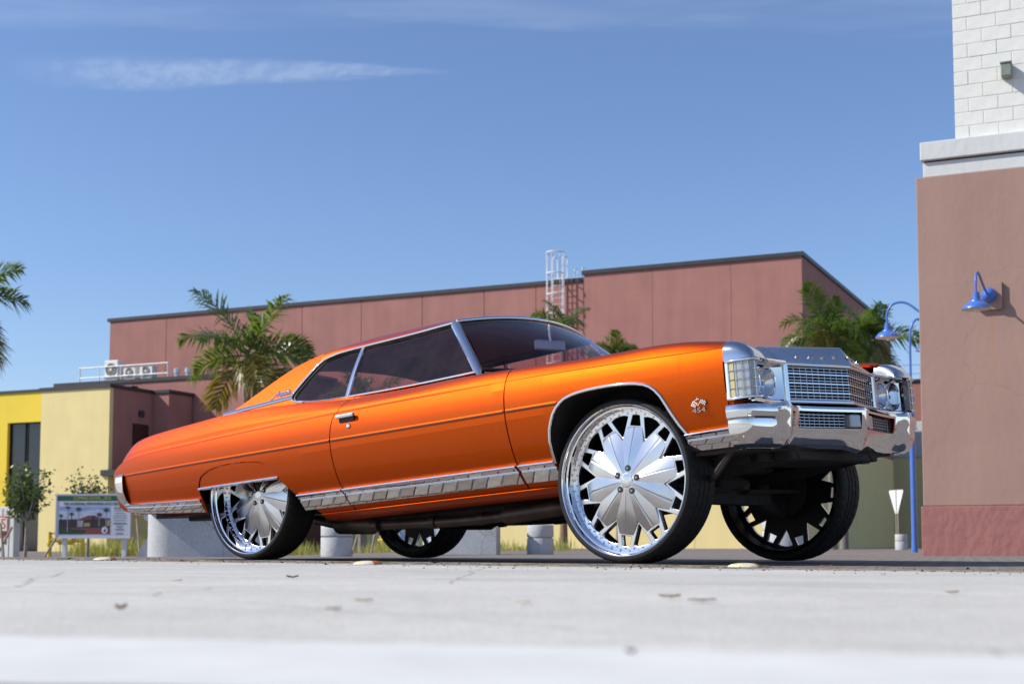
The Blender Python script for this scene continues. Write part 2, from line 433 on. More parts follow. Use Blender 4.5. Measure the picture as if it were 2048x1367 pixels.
# real pavers beside the car (their reflection shows in the chrome sills)
pav = tag(bpy.data.objects.new('pavement', None), 'brown grey clay pavers laid in rows beside the car', kind='structure'); COL.objects.link(pav)
pav.location = CAR_O; pav.rotation_euler = (0, 0, CAR_YAW)
for k, c in enumerate([(0.25, 0.215, 0.185), (0.205, 0.18, 0.16), (0.29, 0.255, 0.225), (0.225, 0.18, 0.15)]):
    pmat('paver_%d' % k, c, rough=0.9, spec=0.2, var=0.22, vscale=14, bump=0.4, bscale=60, bdist=0.004)
def paver_src(k):
    mb = MB(); w, d = 0.0555, 0.0690; j = 0.006
    top = [(-w + j, -d + j), (w - j, -d + j), (w - j, d - j), (-w + j, d - j)]; bot = [(-w, -d), (w, -d), (w, d), (-w, d)]
    rr = random.Random(k); top = [(x + rr.uniform(-.006, .006), y + rr.uniform(-.006, .006)) for x, y in top]
    v = [(x, y, -0.03) for x, y in bot] + [(x, y, -0.006) for x, y in bot] + [(x, y, 0.0) for x, y in top]
    f = [(0, 1, 5, 4), (1, 2, 6, 5), (2, 3, 7, 6), (3, 0, 4, 7), (4, 5, 9, 8), (5, 6, 10, 9), (6, 7, 11, 10), (7, 4, 8, 11), (8, 9, 10, 11)]
    return mb.add(v, f)
pav_src = [paver_src(k).build('paver', MATS['paver_%d' % k], pav) for k in range(4)]
n_p = 0
for r_ in range(6):
    v = V0 + 0.075 + r_ * 0.146
    for c_ in range(49):
        u = -4.85 + c_ * 0.1175 + (0.058 if r_ % 2 else 0.0)
        src = pav_src[rnd.choice([0, 0, 1, 1, 2, 3])]
        M = Matrix.Translation((u, v, rnd.uniform(-0.003, 0.0))) @ Matrix.Rotation(rnd.uniform(-0.02, 0.02) + rnd.choice([0, math.pi]), 4, 'Z')
        if n_p < 4: pav_src[n_p].matrix_local = M
        else: inst(src, 'paver', pav, M)
        n_p += 1

# ------------------------------------------------------------------ building materials
stucco('brown_stucco', (0.375, 0.178, 0.150), 0.17, 0.35)
def weather_wall(m):
    """hairline cracks and one rust run below the lamp plate, both fixed to the wall"""
    N, L = m.node_tree.nodes, m.node_tree.links; b = N['Principled BSDF']; src = b.inputs['Base Color'].links[0].from_socket
    tc = N.new('ShaderNodeTexCoord'); nn = N.new('ShaderNodeTexNoise'); nn.inputs['Scale'].default_value = 2.2; nn.inputs['Detail'].default_value = 7; L.new(tc.outputs['Object'], nn.inputs['Vector'])
    wob = N.new('ShaderNodeMix'); wob.data_type = 'RGBA'; wob.inputs['Factor'].default_value = 0.3; L.new(tc.outputs['Object'], wob.inputs['A']); L.new(nn.outputs['Color'], wob.inputs['B'])
    vo = N.new('ShaderNodeTexVoronoi'); vo.feature = 'DISTANCE_TO_EDGE'; vo.inputs['Scale'].default_value = 0.62; L.new(wob.outputs['Result'], vo.inputs['Vector'])
    r = N.new('ShaderNodeMapRange'); L.new(vo.outputs['Distance'], r.inputs['Value']); r.inputs['From Max'].default_value = 0.0035; r.inputs['To Min'].default_value = 0.86; r.inputs['To Max'].default_value = 1.0
    mx = N.new('ShaderNodeMix'); mx.data_type = 'RGBA'; mx.blend_type = 'MULTIPLY'; mx.inputs['Factor'].default_value = 1; L.new(src, mx.inputs['A']); L.new(r.outputs[0], mx.inputs['B'])
    sp = N.new('ShaderNodeSeparateXYZ'); L.new(tc.outputs['Object'], sp.inputs[0])
    def mr(v, a, c):
        q = N.new('ShaderNodeMapRange'); q.interpolation_type = 'SMOOTHSTEP'; L.new(v, q.inputs['Value']); q.inputs['From Min'].default_value = a; q.inputs['From Max'].default_value = c; return q.outputs[0]
    def mu(a, c):
        q = N.new('ShaderNodeMath'); q.operation = 'MULTIPLY'; L.new(a, q.inputs[0]); L.new(c, q.inputs[1]); return q.outputs[0]
    st = mu(mu(mr(sp.outputs['X'], 0.992, 1.006), mr(sp.outputs['X'], 1.026, 1.010)), mu(mr(sp.outputs['Z'], 3.46, 3.42), mr(sp.outputs['Z'], 1.9, 3.2)))
    hf = N.new('ShaderNodeMath'); hf.operation = 'MULTIPLY'; L.new(st, hf.inputs[0]); hf.inputs[1].default_value = 0.55
    m3 = N.new('ShaderNodeMix'); m3.data_type = 'RGBA'; L.new(hf.outputs[0], m3.inputs['Factor']); L.new(mx.outputs['Result'], m3.inputs['A']); m3.inputs['B'].default_value = (0.42, 0.21, 0.08, 1)
    L.new(m3.outputs['Result'], b.inputs['Base Color'])
weather_wall(stucco('wall_tan_stucco', (0.365, 0.232, 0.186), 0.13, 0.22))
stucco('pink_plinth_stucco', (0.335, 0.150, 0.132), 0.16, 0.9)
stucco('pale_yellow_stucco', (0.80, 0.66, 0.31), 0.07, 0.3)
stucco('strong_yellow_stucco', (0.80, 0.60, 0.07), 0.06, 0.3)
stucco('white_trim_stucco', (0.62, 0.625, 0.605), 0.08, 0.4)
pmat('white_block', (0.73, 0.72, 0.665), rough=0.9, var=0.06, vscale=6, bump=0.3, bscale=50, bdist=0.01)
pmat('coping_metal', (0.045, 0.042, 0.045), rough=0.5, metal=0.3, var=0.2)
pmat('joint_dark', (0.10, 0.05, 0.045), rough=0.95, var=0.1)
pmat('mortar', (0.69, 0.68, 0.63), rough=0.95, var=0.1, vscale=20)
pmat('dark_glass', (0.012, 0.014, 0.022), rough=0.06, spec=0.6, var=0.2)
pmat('dark_frame', (0.03, 0.03, 0.035), rough=0.4, metal=0.5, var=0.1)
pmat('door_maroon', (0.035, 0.008, 0.01), rough=0.5, var=0.15)
pmat('white_metal', (0.80, 0.80, 0.80), rough=0.4, var=0.05)
pmat('galvanised', (0.62, 0.64, 0.67), rough=0.35, metal=0.6, var=0.1, vscale=30)
pmat('ac_cream', (0.74, 0.73, 0.69), rough=0.5, var=0.05)
pmat('ac_grille', (0.22, 0.20, 0.17), rough=0.6, var=0.2, vscale=60)
pmat('lamp_blue', (0.055, 0.155, 0.52), rough=0.32, var=0.08, vscale=12, coat=0.3)
pmat('lamp_white', (0.78, 0.74, 0.64), rough=0.5, var=0.05)
pmat('bulb_glass', (0.75, 0.72, 0.62), rough=0.2, var=0.05)
pmat('grey_green_box', (0.20, 0.23, 0.19), rough=0.6, var=0.15, vscale=20)

YAW_B = math.atan2(-0.4176, 0.9086)
def panel_wall(parent, x0, x1, y, z0, z1, joints, mat, axis='x', thick=0.25, gap=0.03, name='wall_panel'):
    """one stucco panel per bay, open joints between them; axis 'x' = front wall at depth y, 'y' = side wall at x"""
    e = [x0] + sorted(joints) + [x1]
    for a, b in zip(e[:-1], e[1:]):
        a2 = a + (gap / 2 if a != x0 else 0); b2 = b - (gap / 2 if b != x1 else 0)
        mb = MB()
        if axis == 'x': mb.box(a2, b2, y, y + thick, z0, z1)
        else: mb.box(y - thick, y, a2, b2, z0, z1)
        mb.build(name, MATS[mat], parent)

# main hall (performing arts hall): brown stucco panels over a pale yellow base
hall = thing('theatre_building', 'large brown stucco hall with dark roof edge and yellow base, behind the car', 'building', (12.72, 60.0, -0.25), YAW_B)
panel_wall(hall, -38.85, -10.27, 0.35, 5.3, 12.75, [-34.94, -31.1, -26.17, -22.6, -19.08, -15.66, -12.9], 'brown_stucco')
panel_wall(hall, -10.27, 0.0, 0.0, 5.3, 13.0, [-6.9, -3.2], 'brown_stucco', gap=0.015)
panel_wall(hall, -38.85, -10.27, 0.352, 0.0, 5.27, [-30.0, -22.6, -15.66], 'pale_yellow_stucco', name='base_panel')
panel_wall(hall, -10.27, 0.0, 0.002, 0.0, 5.27, [-5.0], 'pale_yellow_stucco', name='base_panel', gap=0.015)
panel_wall(hall, 0.252, 23.0, 0.0, 5.3, 13.0, [7.5, 15.2], 'brown_stucco', axis='y')
panel_wall(hall, 0.254, 23.0, -0.002, 0.0, 5.27, [11.5], 'pale_yellow_stucco', axis='y', name='base_panel')
MB().box(-38.7, -10.3, 0.45, 22, 0, 12.6).build('core_wall', MATS['joint_dark'], hall)
MB().box(-10.25, -0.1, 0.1, 22.9, 0, 12.9).build('core_wall', MATS['joint_dark'], hall)
MB().box(-39.0, -10.285, 0.27, 22.2, 12.752, 12.93).build('roof_edge', MATS['coping_metal'], hall)
MB().box(-10.36, 0.09, -0.09, 23.1, 13.002, 13.19).build('roof_edge', MATS['coping_metal'], hall)
# lower brown wing with plant on the roof
wing = thing('low_wing', 'low brown roof wing carrying the air conditioners, left of the hall', 'building', (12.72, 60.0, -0.25), YAW_B)
panel_wall(wing, -38.6, -24.0, -4.0, 0.0, 8.62, [-33.2, -28.6], 'brown_stucco', gap=0.02)
MB().box(-38.5, -24.1, -3.74, 0.25, 0, 8.55).build('core_wall', MATS['joint_dark'], wing)
MB().box(-38.7, -23.9, -4.08, 0.255, 8.622, 8.80).build('roof_edge', MATS['coping_metal'], wing)
MB().box(-33.6, -33.2, -4.42, -4.003, 8.0, 8.42).build('wall_light', MATS['coping_metal'], wing, bevel=0.02)
MB().tube([(-34.2, -4.003, 8.3), (-34.2, -4.2, 8.3), (-34.2, -4.3, 8.2)], 0.14, 10).build('wall_light', MATS['galvanised'], wing, smooth=40)
# annex: pale yellow front, brown shaded side with a recess, ledge and door
ann = thing('annex_building', 'pale yellow stucco annex block with brown shaded side and dark roof edge', 'building', (12.72, 60.0, -0.25), YAW_B)
MB().box(-34.82, -30.64, -9.0, -8.75, 0, 7.72).build('wall_panel', MATS['pale_yellow_stucco'], ann)
MB().box(-34.82, -34.57, -8.748, -4.1, 0, 7.72).build('wall_panel', MATS['pale_yellow_stucco'], ann)
MB().box(-30.89, -30.642, -8.748, -5.65, 3.85, 7.72).build('wall_panel', MATS['brown_stucco'], ann)
MB().box(-30.89, -30.642, -8.748, -5.65, 0.0, 3.55).build('base_panel', MATS['pale_yellow_stucco'], ann)
MB().box(-30.64, -29.67, -5.9, -5.65, 3.85, 7.70).build('wall_panel', MATS['brown_stucco'], ann)
MB().box(-29.92, -29.672, -5.648, -4.1, 3.85, 7.70).build('wall_panel', MATS['brown_stucco'], ann)
MB().box(-30.64, -29.67, -5.9, -5.65, 0, 3.55).build('base_panel', MATS['pale_yellow_stucco'], ann)
MB().box(-29.92, -29.672, -5.648, -4.1, 0, 3.55).build('base_panel', MATS['pale_yellow_stucco'], ann)
MB().box(-34.5, -30.7, -8.7, -4.2, 0, 7.6).build('core_wall', MATS['joint_dark'], ann)
MB().box(-30.7, -29.95, -5.64, -4.2, 0, 7.6).build('core_wall', MATS['joint_dark'], ann)
mb = MB(); mb.prism([(-34.9, -9.08), (-30.56, -9.08), (-30.56, -5.98), (-29.59, -5.98), (-29.59, -4.02), (-34.9, -4.02)], 7.722, 7.88); mb.build('roof_edge', MATS['coping_metal'], ann)
mb = MB(); mb.prism([(-31.0, -9.12), (-29.5, -9.12), (-28.8, -9.12), (-28.8, -4.02), (-29.66, -4.02), (-29.66, -5.91), (-30.638, -5.91), (-30.638, -9.003), (-31.0, -9.003)], 3.56, 3.84)
mb.build('ledge', MATS['coping_metal'], ann)
MB().box(-30.64, -30.58, -7.35, -6.25, 3.85, 6.15).build('door', MATS['door_maroon'], ann)
MB().box(-30.64, -30.5, -6.95, -6.65, 6.5, 6.8).build('wall_light', MATS['coping_metal'], ann, bevel=0.02)
lw = thing('yellow_wing', 'bright yellow wing with tall dark glazing at the far left', 'building', (12.72, 60.0, -0.25), YAW_B)
MB().box(-60, -38.92, -7.0, -6.75, 0, 8.0).build('wall_panel', MATS['strong_yellow_stucco'], lw)
MB().box(-38.92, -36.72, -7.0, -6.75, 6.5, 8.0).build('wall_panel', MATS['strong_yellow_stucco'], lw)
MB().box(-36.72, -34.85, -7.0, -6.75, 0, 8.0).build('wall_panel', MATS['strong_yellow_stucco'], lw)
MB().box(-60, -34.9, -6.6, -4.3, 0, 7.9).build('core_wall', MATS['joint_dark'], lw)
MB().box(-60.1, -34.85, -7.08, -4.1, 8.002, 8.13).build('roof_edge', MATS['coping_metal'], lw)
for a, b, z0, z1 in [(-38.9, -37.85, 0.1, 3.1), (-37.75, -36.74, 0.1, 3.1), (-38.9, -37.85, 3.2, 6.48), (-37.75, -36.74, 3.2, 6.48)]:
    w = MB().box(a, b, -6.8, -6.74, z0, z1).build('window', MATS['dark_glass'], lw)
    mb = MB(); mb.box(a, a + .05, -6.84, -6.803, z0, z1); mb.box(b - .05, b, -6.84, -6.803, z0, z1); mb.box(a + .05, b - .05, -6.84, -6.803, z1 - .05, z1); mb.box(a + .05, b - .05, -6.84, -6.803, z0, z0 + .05)
    mb.build('window_frame', MATS['dark_frame'], w)
# far block at the right, past the hall
fb = thing('far_block', 'distant brown and white block with roof railing, seen beside the tan wall', 'building', (12.72, 60.0, -0.25), YAW_B)
MB().box(-6, 16, 27.0, 27.3, 7.9, 10.3).build('wall_panel', MATS['brown_stucco'], fb)
MB().box(-6, 16, 26.95, 27.3, 5.7, 7.88).build('band', MATS['white_trim_stucco'], fb)
MB().box(-6, 16, 27.0, 27.3, 0.0, 5.68).build('base_panel', MATS['pale_yellow_stucco'], fb)
MB().box(-6.1, 16.1, 26.9, 36, 10.302, 10.45).build('roof_edge', MATS['coping_metal'], fb)
MB().box(-5.9, 15.9, 27.32, 36, 0, 10.29).build('core_wall', MATS['joint_dark'], fb)
mb = MB()
for x in np.arange(-5, 16, 1.5): mb.tube([(x, 27.4, 10.45), (x, 27.4, 11.4)], 0.025, 6)
for z in (10.85, 11.4): mb.tube([(-5, 27.4, z), (15.9, 27.4, z)], 0.025, 6)
mb.build('railing', MATS['galvanised'], fb)

# roof plant: three air conditioners, guard rail, two vents
def ac_unit(x0, x1, z1, label):
    z0 = 8.85; d = 0.42
    t = thing('air_conditioner', label, 'air conditioner', (12.72, 60, -0.25), YAW_B, 'air conditioners on the low roof')
    MB().box(x0, x1, -3.95, -3.95 + d, z0, z1).build('casing', MATS['ac_cream'], t, bevel=0.03)
    cx = (x0 + x1) / 2; zc = z0 + (z1 - z0) * 0.52; rr = min(x1 - x0, z1 - z0) * 0.36
    M = Matrix.Translation((cx, -3.952, zc)) @ Matrix.Rotation(R(90), 4, 'X')
    MB().lathe([(0.001, 0.0), (rr, 0.0), (rr, 0.03), (rr * 1.08, 0.03), (rr * 1.08, 0.0)], 24, M).build('fan_guard', MATS['ac_grille'], t, smooth=30)
    mb = MB()
    for k in range(6):
        a = k * math.pi / 6; dx, dz = math.cos(a) * rr, math.sin(a) * rr
        mb.tube([(cx - dx, -3.99, zc - dz), (cx + dx, -3.99, zc + dz)], 0.008, 4)
    mb.lathe([(0.001, 0.045), (rr * .25, 0.045), (rr * .25, 0.03)], 12, M)
    mb.build('fan_grille', MATS['ac_cream'], t)
    MB().box(x0 + .05, x1 - .05, -3.93, -3.6, 8.803, z0 - .003).build('foot', MATS['white_metal'], t)
ac_unit(-35.41, -34.55, 9.85, 'tallest white air conditioner with round fan, leftmost on the low roof')
ac_unit(-34.19, -33.4, 9.45, 'middle square air conditioner on the low roof')
ac_unit(-33.13, -32.32, 9.47, 'right square air conditioner on the low roof')
rail = thing('guard_rail', 'white pipe guard rail along the low roof edge', 'railing', (12.72, 60, -0.25), YAW_B)
for x in (-37.0, -35.7, -34.3, -32.9, -31.3): MB().tube([(x, -4.0, 8.8), (x, -4.0, 9.5)], 0.03, 6).build('post', MATS['white_metal'], rail)
for z in (9.0, 9.52): MB().tube([(-37.03, -4.0, z), (-31.27, -4.0, z)], 0.03, 6).build('rail', MATS['white_metal'], rail)
for x, lb in ((-31.6, 'left of two small steel roof vents behind the guard rail'), (-30.9, 'right of two small steel roof vents beyond the guard rail end')):
    t = thing('roof_vent', lb, 'roof vent', (12.72, 60, -0.25), YAW_B, 'roof vents')
    MB().lathe([(0.12, 8.803), (0.12, 9.1), (0.16, 9.12), (0.16, 9.32), (0.08, 9.38), (0.001, 9.38)], 14, Matrix.Translation((x, -2.9, 0))).build('pipe', MATS['galvanised'], t, smooth=40)

# caged roof ladder
lad = thing('roof_ladder', 'white caged steel ladder rising above the hall roof edge', 'ladder', (12.72, 60, -0.25), YAW_B)
xl, xr, yl = -11.86, -11.36, 0.0
for x in (xl, xr): MB().tube([(x, yl, 4.0), (x, yl, 13.9), (x, yl + 0.25, 14.05), (x, yl + 0.6, 14.0), (x, yl + 0.6, 12.94)], 0.03, 8).build('rail', MATS['white_metal'], lad, smooth=40)
for k in range(30):
    z = 4.2 + k * 0.3
    if z < 13.0: MB().tube([(xl, yl, z), (xr, yl, z)], 0.016, 6).build('rung', MATS['white_metal'], lad)
xc = (xl + xr) / 2; hoop = [(xl, yl)] + [(xc + 0.42 * math.cos(a), yl - 0.25 + 0.5 * -math.sin(a)) for a in [R(180) - R(180) * i / 10 for i in range(11)]] + [(xr, yl)]
for z in (5.2, 6.4, 7.6, 8.8, 10.0, 11.15, 12.1, 13.1, 14.1):
    MB().tube([(x, y, z) for x, y in hoop], 0.032, 6).build('cage_hoop', MATS['white_metal'], lad, smooth=40)
for i in (1, 3, 6, 9, 11): MB().tube([(hoop[i][0], hoop[i][1], 5.2), (hoop[i][0], hoop[i][1], 14.1)], 0.02, 6).build('cage_bar', MATS['white_metal'], lad)
MB().box(xl - .1, xr + .1, 0.27, 1.0, 12.94, 13.0).build('platform', MATS['white_metal'], lad)
for x in (-10.95, -10.55): MB().tube([(x, 0.5, 12.94), (x, 0.5, 13.45), (x, 0.9, 13.45), (x, 0.9, 12.94)], 0.025, 6).build('grab_rail', MATS['white_metal'], lad)

# ------------------------------------------------------------------ building at the right
RB = (5.94, 20.0, 0.0)
rb = thing('corner_building', 'tan stucco building with white block tower and pink base, right edge', 'building', RB, YAW_B)
MB().box(0.0, 14, 0.0, 12, 0.655, 5.47).build('wall', MATS['wall_tan_stucco'], rb, bevel=0.012)
MB().box(-0.03, 14.02, -0.028, 12.02, -0.3, 0.652).build('plinth', MATS['pink_plinth_stucco'], rb, bevel=0.012)
MB().box(0.10, 14, 0.03, 11.9, 5.472, 5.69).build('lower_trim', MATS['white_trim_stucco'], rb, bevel=0.01)
MB().box(0.07, 14, -0.03, 11.9, 5.715, 5.985).build('upper_trim', MATS['white_trim_stucco'], rb, bevel=0.012)
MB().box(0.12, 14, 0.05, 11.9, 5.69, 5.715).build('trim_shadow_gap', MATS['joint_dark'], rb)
tower = MB().box(0.57, 14, 0.102, 9, 5.986, 10.6).build('tower', MATS['mortar'], rb)
bw, bh = 0.406, 0.2032
blk = MB().box(0, bw - 0.008, 0, 0.12, 0, bh - 0.008)
blk_src = None; half_src = None
for r_ in range(22):
    z = 5.99 + r_ * bh; x = 0.562; k = 0
    while x < 4.6:
        first_half = (r_ % 2 == 0 and k == 0)
        w = bw / 2 if first_half else bw
        Mx = Matrix.Translation((x, 0.095 + rnd.uniform(-0.0025, 0.0025), z))
        if first_half:
            if half_src is None:
                half_src = MB().box(0, bw / 2 - 0.008, 0, 0.12, 0, bh - 0.008).build('block', MATS['white_block'], tower, bevel=0.006, matrix=Mx)
            else: inst(half_src, 'block', tower, Mx)
        else:
            if blk_src is None: blk_src = blk.build('block', MATS['white_block'], tower, bevel=0.006, matrix=Mx)
            else: inst(blk_src, 'block', tower, Mx)
        x += w; k += 1
fl = thing('wall_fixture', 'small grey green box fixture on the white block tower', 'light fixture', RB, YAW_B)
MB().box(1.23, 1.37, -0.10, 0.088, 6.80, 6.98).build('housing', MATS['grey_green_box'], fl, bevel=0.008)
MB().box(1.22, 1.38, -0.115, 0.088, 6.982, 7.005).build('cap', MATS['grey_green_box'], fl, bevel=0.004)

def rlm_shade(parent, M, r=0.2):
    """enamel shade: socket neck, flared dish, white inside, bulb; local z up, origin at rim height"""
    k = r / 0.2
    sh = MB().lathe([(0.001, .245 * k), (.036 * k, .245 * k), (.046 * k, .235 * k), (.046 * k, .20 * k), (.052 * k, .195 * k), (.056 * k, .13 * k), (.085 * k, .12 * k), (.09 * k, .105 * k),
                     (.135 * k, .085 * k), (.165 * k, .055 * k), (.20 * k, .004 * k), (.20 * k, 0)], 36, M).build('shade', MATS['lamp_blue'], parent, smooth=35)
    MB().lathe([(.197 * k, .001), (.162 * k, .05 * k), (.13 * k, .079 * k), (.06 * k, .10 * k), (.001, .10 * k)], 36, M).build('reflector', MATS['lamp_white'], sh, smooth=50)
    MB().lathe([(.022 * k, .10 * k), (.024 * k, .03 * k), (.036 * k, 0.0), (.036 * k, -.02 * k), (.022 * k, -.045 * k), (.001, -.052 * k)], 18, M).build('bulb', MATS['bulb_glass'], sh, smooth=60)
    return sh
def smooth_path(pts, n=6):
    pts = [Vector(p) for p in pts]; out = []
    for i in range(len(pts) - 1):
        p0 = pts[max(i - 1, 0)]; p1 = pts[i]; p2 = pts[i + 1]; p3 = pts[min(i + 2, len(pts) - 1)]
        for k in range(n):
            t = k / n
            out.append(0.5 * ((2 * p1) + (p2 - p0) * t + (2 * p0 - 5 * p1 + 4 * p2 - p3) * t * t + (3 * p1 - p0 - 3 * p2 + p3) * t**3))
    return out + [pts[-1]]
wlp = thing('wall_lamp', 'blue gooseneck wall lamp on the tan wall', 'wall lamp', RB, YAW_B, 'blue enamel lamps')
MB().box(0.83, 1.16, -0.06, -0.002, 3.44, 3.83).build('backing_plate', MATS['wall_tan_stucco'], wlp, bevel=0.004)
MB().lathe([(0.001, .14), (.03, .135), (.075, .10), (.105, .05), (.11, 0)], 24, Matrix.Translation((0.98, -0.062, 3.645)) @ Matrix.Rotation(R(90), 4, 'X')).build('canopy', MATS['lamp_blue'], wlp, smooth=50)
MB().tube(smooth_path([(0.98, -.15, 3.645), (0.97, -.36, 3.65), (0.95, -.60, 3.73), (0.93, -.84, 3.82), (0.915, -.97, 3.81), (0.91, -1.05, 3.70), (0.91, -1.05, 3.52)]), 0.017, 12).build('gooseneck', MATS['lamp_blue'], wlp, smooth=60)
rlm_shade(wlp, Matrix.Translation((0.91, -1.05, 3.295)), 0.195)
slp = thing('wall_lamp', 'blue gooseneck lamp reaching out from behind the tan wall corner', 'wall lamp', RB, YAW_B, 'blue enamel lamps')
ys = 4.1
MB().lathe([(0.001, .10), (.075, .08), (.10, .03), (.10, 0)], 20, Matrix.Translation((-0.002, ys, 3.95)) @ Matrix.Rotation(R(-90), 4, 'Y')).build('canopy', MATS['lamp_blue'], slp, smooth=50)
MB().tube(smooth_path([(-.08, ys, 3.95), (-.30, ys, 3.97), (-.55, ys, 4.14), (-.80, ys, 4.33), (-1.02, ys, 4.33), (-1.13, ys, 4.18), (-1.13, ys, 3.98)]), 0.02, 12).build('gooseneck', MATS['lamp_blue'], slp, smooth=60)
rlm_shade(slp, Matrix.Translation((-1.13, ys, 3.735)), 0.215)
lp = thing('lamp_post', 'tall blue street lamp post beside the tan building', 'street lamp', (8.70, 30.0, gz(8.7, 30)), 0, 'blue enamel lamps')
MB().tube([(0, 0, 0), (0, 0, 3.0), (0, 0, 3.35), (0, 0, 3.4)], [0.062, 0.058, 0.055, 0.04], 14).build('pole', MATS['lamp_blue'], lp, smooth=40)
MB().lathe([(0.072, 0), (0.072, 0.05), (0.069, 0.10), (0.064, 0.3)], 18).build('base', MATS['lamp_blue'], lp, smooth=40)
MB().tube(smooth_path([(0, 0, 3.38), (0, 0, 4.6), (.04, 0, 4.92), (.16, 0, 5.08), (.29, 0, 5.0), (.33, 0, 4.8), (.33, 0, 4.62)]), 0.026, 10).build('gooseneck', MATS['lamp_blue'], lp, smooth=60)
rlm_shade(lp, Matrix.Translation((.33, 0, 4.38)), 0.21)
# ------------------------------------------------------------------ vegetation
def leaf_mat(name, c1, c2, rough=0.38, trans=0.35):
    m = pmat(name, c1, rough=rough, spec=0.5, color2=c2, vscale=2.5)
    N, L = m.node_tree.nodes, m.node_tree.links; b = N['Principled BSDF']
    tl = N.new('ShaderNodeBsdfTranslucent'); tl.inputs[0].default_value = (c2[0] * 1.6, c2[1] * 1.6, c2[2] * 0.8, 1)
    mx = N.new('ShaderNodeMixShader'); mx.inputs[0].default_value = trans
    L.new(b.outputs[0], mx.inputs[1]); L.new(tl.outputs[0], mx.inputs[2]); L.new(mx.outputs[0], N['Material Output'].inputs[0])
    return m
leaf_mat('palm_green', (0.05, 0.095, 0.014), (0.13, 0.19, 0.035), rough=0.3)
leaf_mat('palm_yellowing', (0.11, 0.11, 0.02), (0.24, 0.19, 0.04))
leaf_mat('tree_leaf', (0.028, 0.060, 0.014), (0.085, 0.125, 0.030))
leaf_mat('grass_blade', (0.17, 0.20, 0.035), (0.42, 0.40, 0.12), trans=0.3)
pmat('palm_trunk', (0.20, 0.175, 0.15), rough=0.9, var=0.3, vscale=6, stretch=(1, 1, 6), bump=0.5, bscale=18)
pmat('palm_shaft', (0.10, 0.15, 0.04), rough=0.45, var=0.2, vscale=4)
pmat('tree_bark', (0.30, 0.26, 0.21), rough=0.9, var=0.25, vscale=12, bump=0.4, bscale=30)
pmat('stake_wood', (0.33, 0.27, 0.20), rough=0.9, var=0.25, vscale=10)
pmat('brown_trunk', (0.22, 0.14, 0.08), rough=0.9, var=0.3, vscale=8, bump=0.5, bscale=20)

def frond_mesh(rr, length, droop, lift, seed_w=1.0):
    """one feather leaf in local xz-plane growing along +x: rachis plus drooping leaflets"""
    n = 46; mb = MB(); spine = []; p = Vector((0, 0, 0)); ang = lift; st = length / n
    for i in range(n + 1):
        spine.append(p.copy()); p = p + Vector((math.cos(ang), 0, math.sin(ang))) * st; ang -= droop / n * (0.35 + 1.3 * i / n)
    mb.tube(spine[::4] + [spine[-1]], [0.028 * (1 - 0.9 * k / 12) for k in range(len(spine[::4]) + 1)], 5)
    for i in range(5, n):
        t = i / n; a = spine[i]; d = (spine[min(i + 1, n)] - spine[i - 1]).normalized()
        nrm = Vector((-d.z, 0, d.x))
        L = length * 0.40 * (math.sin(math.pi * min(1, 0.12 + t * 0.90))**0.6) * rr.uniform(.85, 1.1) * seed_w
        for s in (-1, 1):
            for rep in ((0,) if i % 3 else (0, 1)):
                fw = rr.uniform(.35, .7) + t * .5
                dir_ = (d * fw + Vector((0, s, 0)) * rr.uniform(.7, 1.0) + nrm * rr.uniform(-.15, .75)).normalized()
                b = a + d * rr.uniform(-.5, .5) * st; w = 0.026 * length / 2.0 * rr.uniform(.7, 1.2); side = dir_.cross(nrm).normalized() * w
                m1 = b + dir_ * L * .5 + Vector((0, 0, -.04 * L)); tip = b + dir_ * L * .92 + Vector((0, 0, -rr.uniform(.10, .62) * L))
                mb.add([b - side * .5, b + side * .5, m1 + side, m1 - side, tip], [(0, 1, 2, 3), (3, 2, 4)])
    return mb
def palm(x, y, crown_z, length, n, label, seed, lean=0.0, trunk_r=0.14, mat='palm_green', trunk='palm_trunk', spread=(0.0, 360.0), lifts=(-35, 68)):
    rr = random.Random(seed); z0 = gz(x, y)
    t = thing('palm_tree', label, 'palm tree', (x, y, z0), 0, 'palm trees')
    h = crown_z - z0 - 0.6
    pts = [(lean * (k / 6)**2, 0, h * k / 6) for k in range(7)]
    MB().tube(pts, [trunk_r * (1.25 if k == 0 else 1.0 - .035 * k) for k in range(7)], 12).build('trunk', MATS[trunk], t, smooth=50)
    MB().tube([(lean, 0, h), (lean, 0, h + .35), (lean, 0, h + .75)], [trunk_r * .78, trunk_r * .7, .05], 10).build('crown_shaft', MATS['palm_shaft'], t, smooth=50)
    for k in range(n):
        az = spread[0] + (spread[1] - spread[0]) * (k + rr.uniform(-.25, .25)) / n
        f = (k * 0.618) % 1.0; lift = R(lifts[0] + (lifts[1] - lifts[0]) * f); dr = R(rr.uniform(55, 95)) if f < .75 else R(rr.uniform(25, 60))
        M = Matrix.Translation((lean, 0, h + .55)) @ Matrix.Rotation(R(az), 4, 'Z') @ Matrix.Rotation(-lift, 4, 'Y') @ Matrix.Rotation(R(rr.uniform(-55, 55)), 4, 'X') @ Matrix.Rotation(lift, 4, 'Y')
        mt = MATS['palm_yellowing'] if (f < .18 and rr.random() < .6) else MATS[mat]
        frond_mesh(rr, length * rr.uniform(.85, 1.1), dr, lift).build('frond', mt, t, fix=False, matrix=M)
    return t
palm(-16.0, 40, 7.1, 2.3, 15, 'tall palm at the left edge with only its frond tips in view', 3)
palm(-8.85, 46, 6.45, 2.75, 13, 'palm with wide crown rising behind the orange car tail', 11)
palm(2.05, 55, 8.9, 1.5, 12, 'small palm in front of the caged ladder', 5, mat='palm_green', trunk='brown_trunk', lifts=(-30, 60))
palm(4.05, 52, 7.35, 1.5, 11, 'low palm tips just above the windscreen and hood', 18, lifts=(-10, 50))
palm(11.55, 50, 7.9, 2.0, 14, 'bushy palm crown directly behind the car grille', 8)
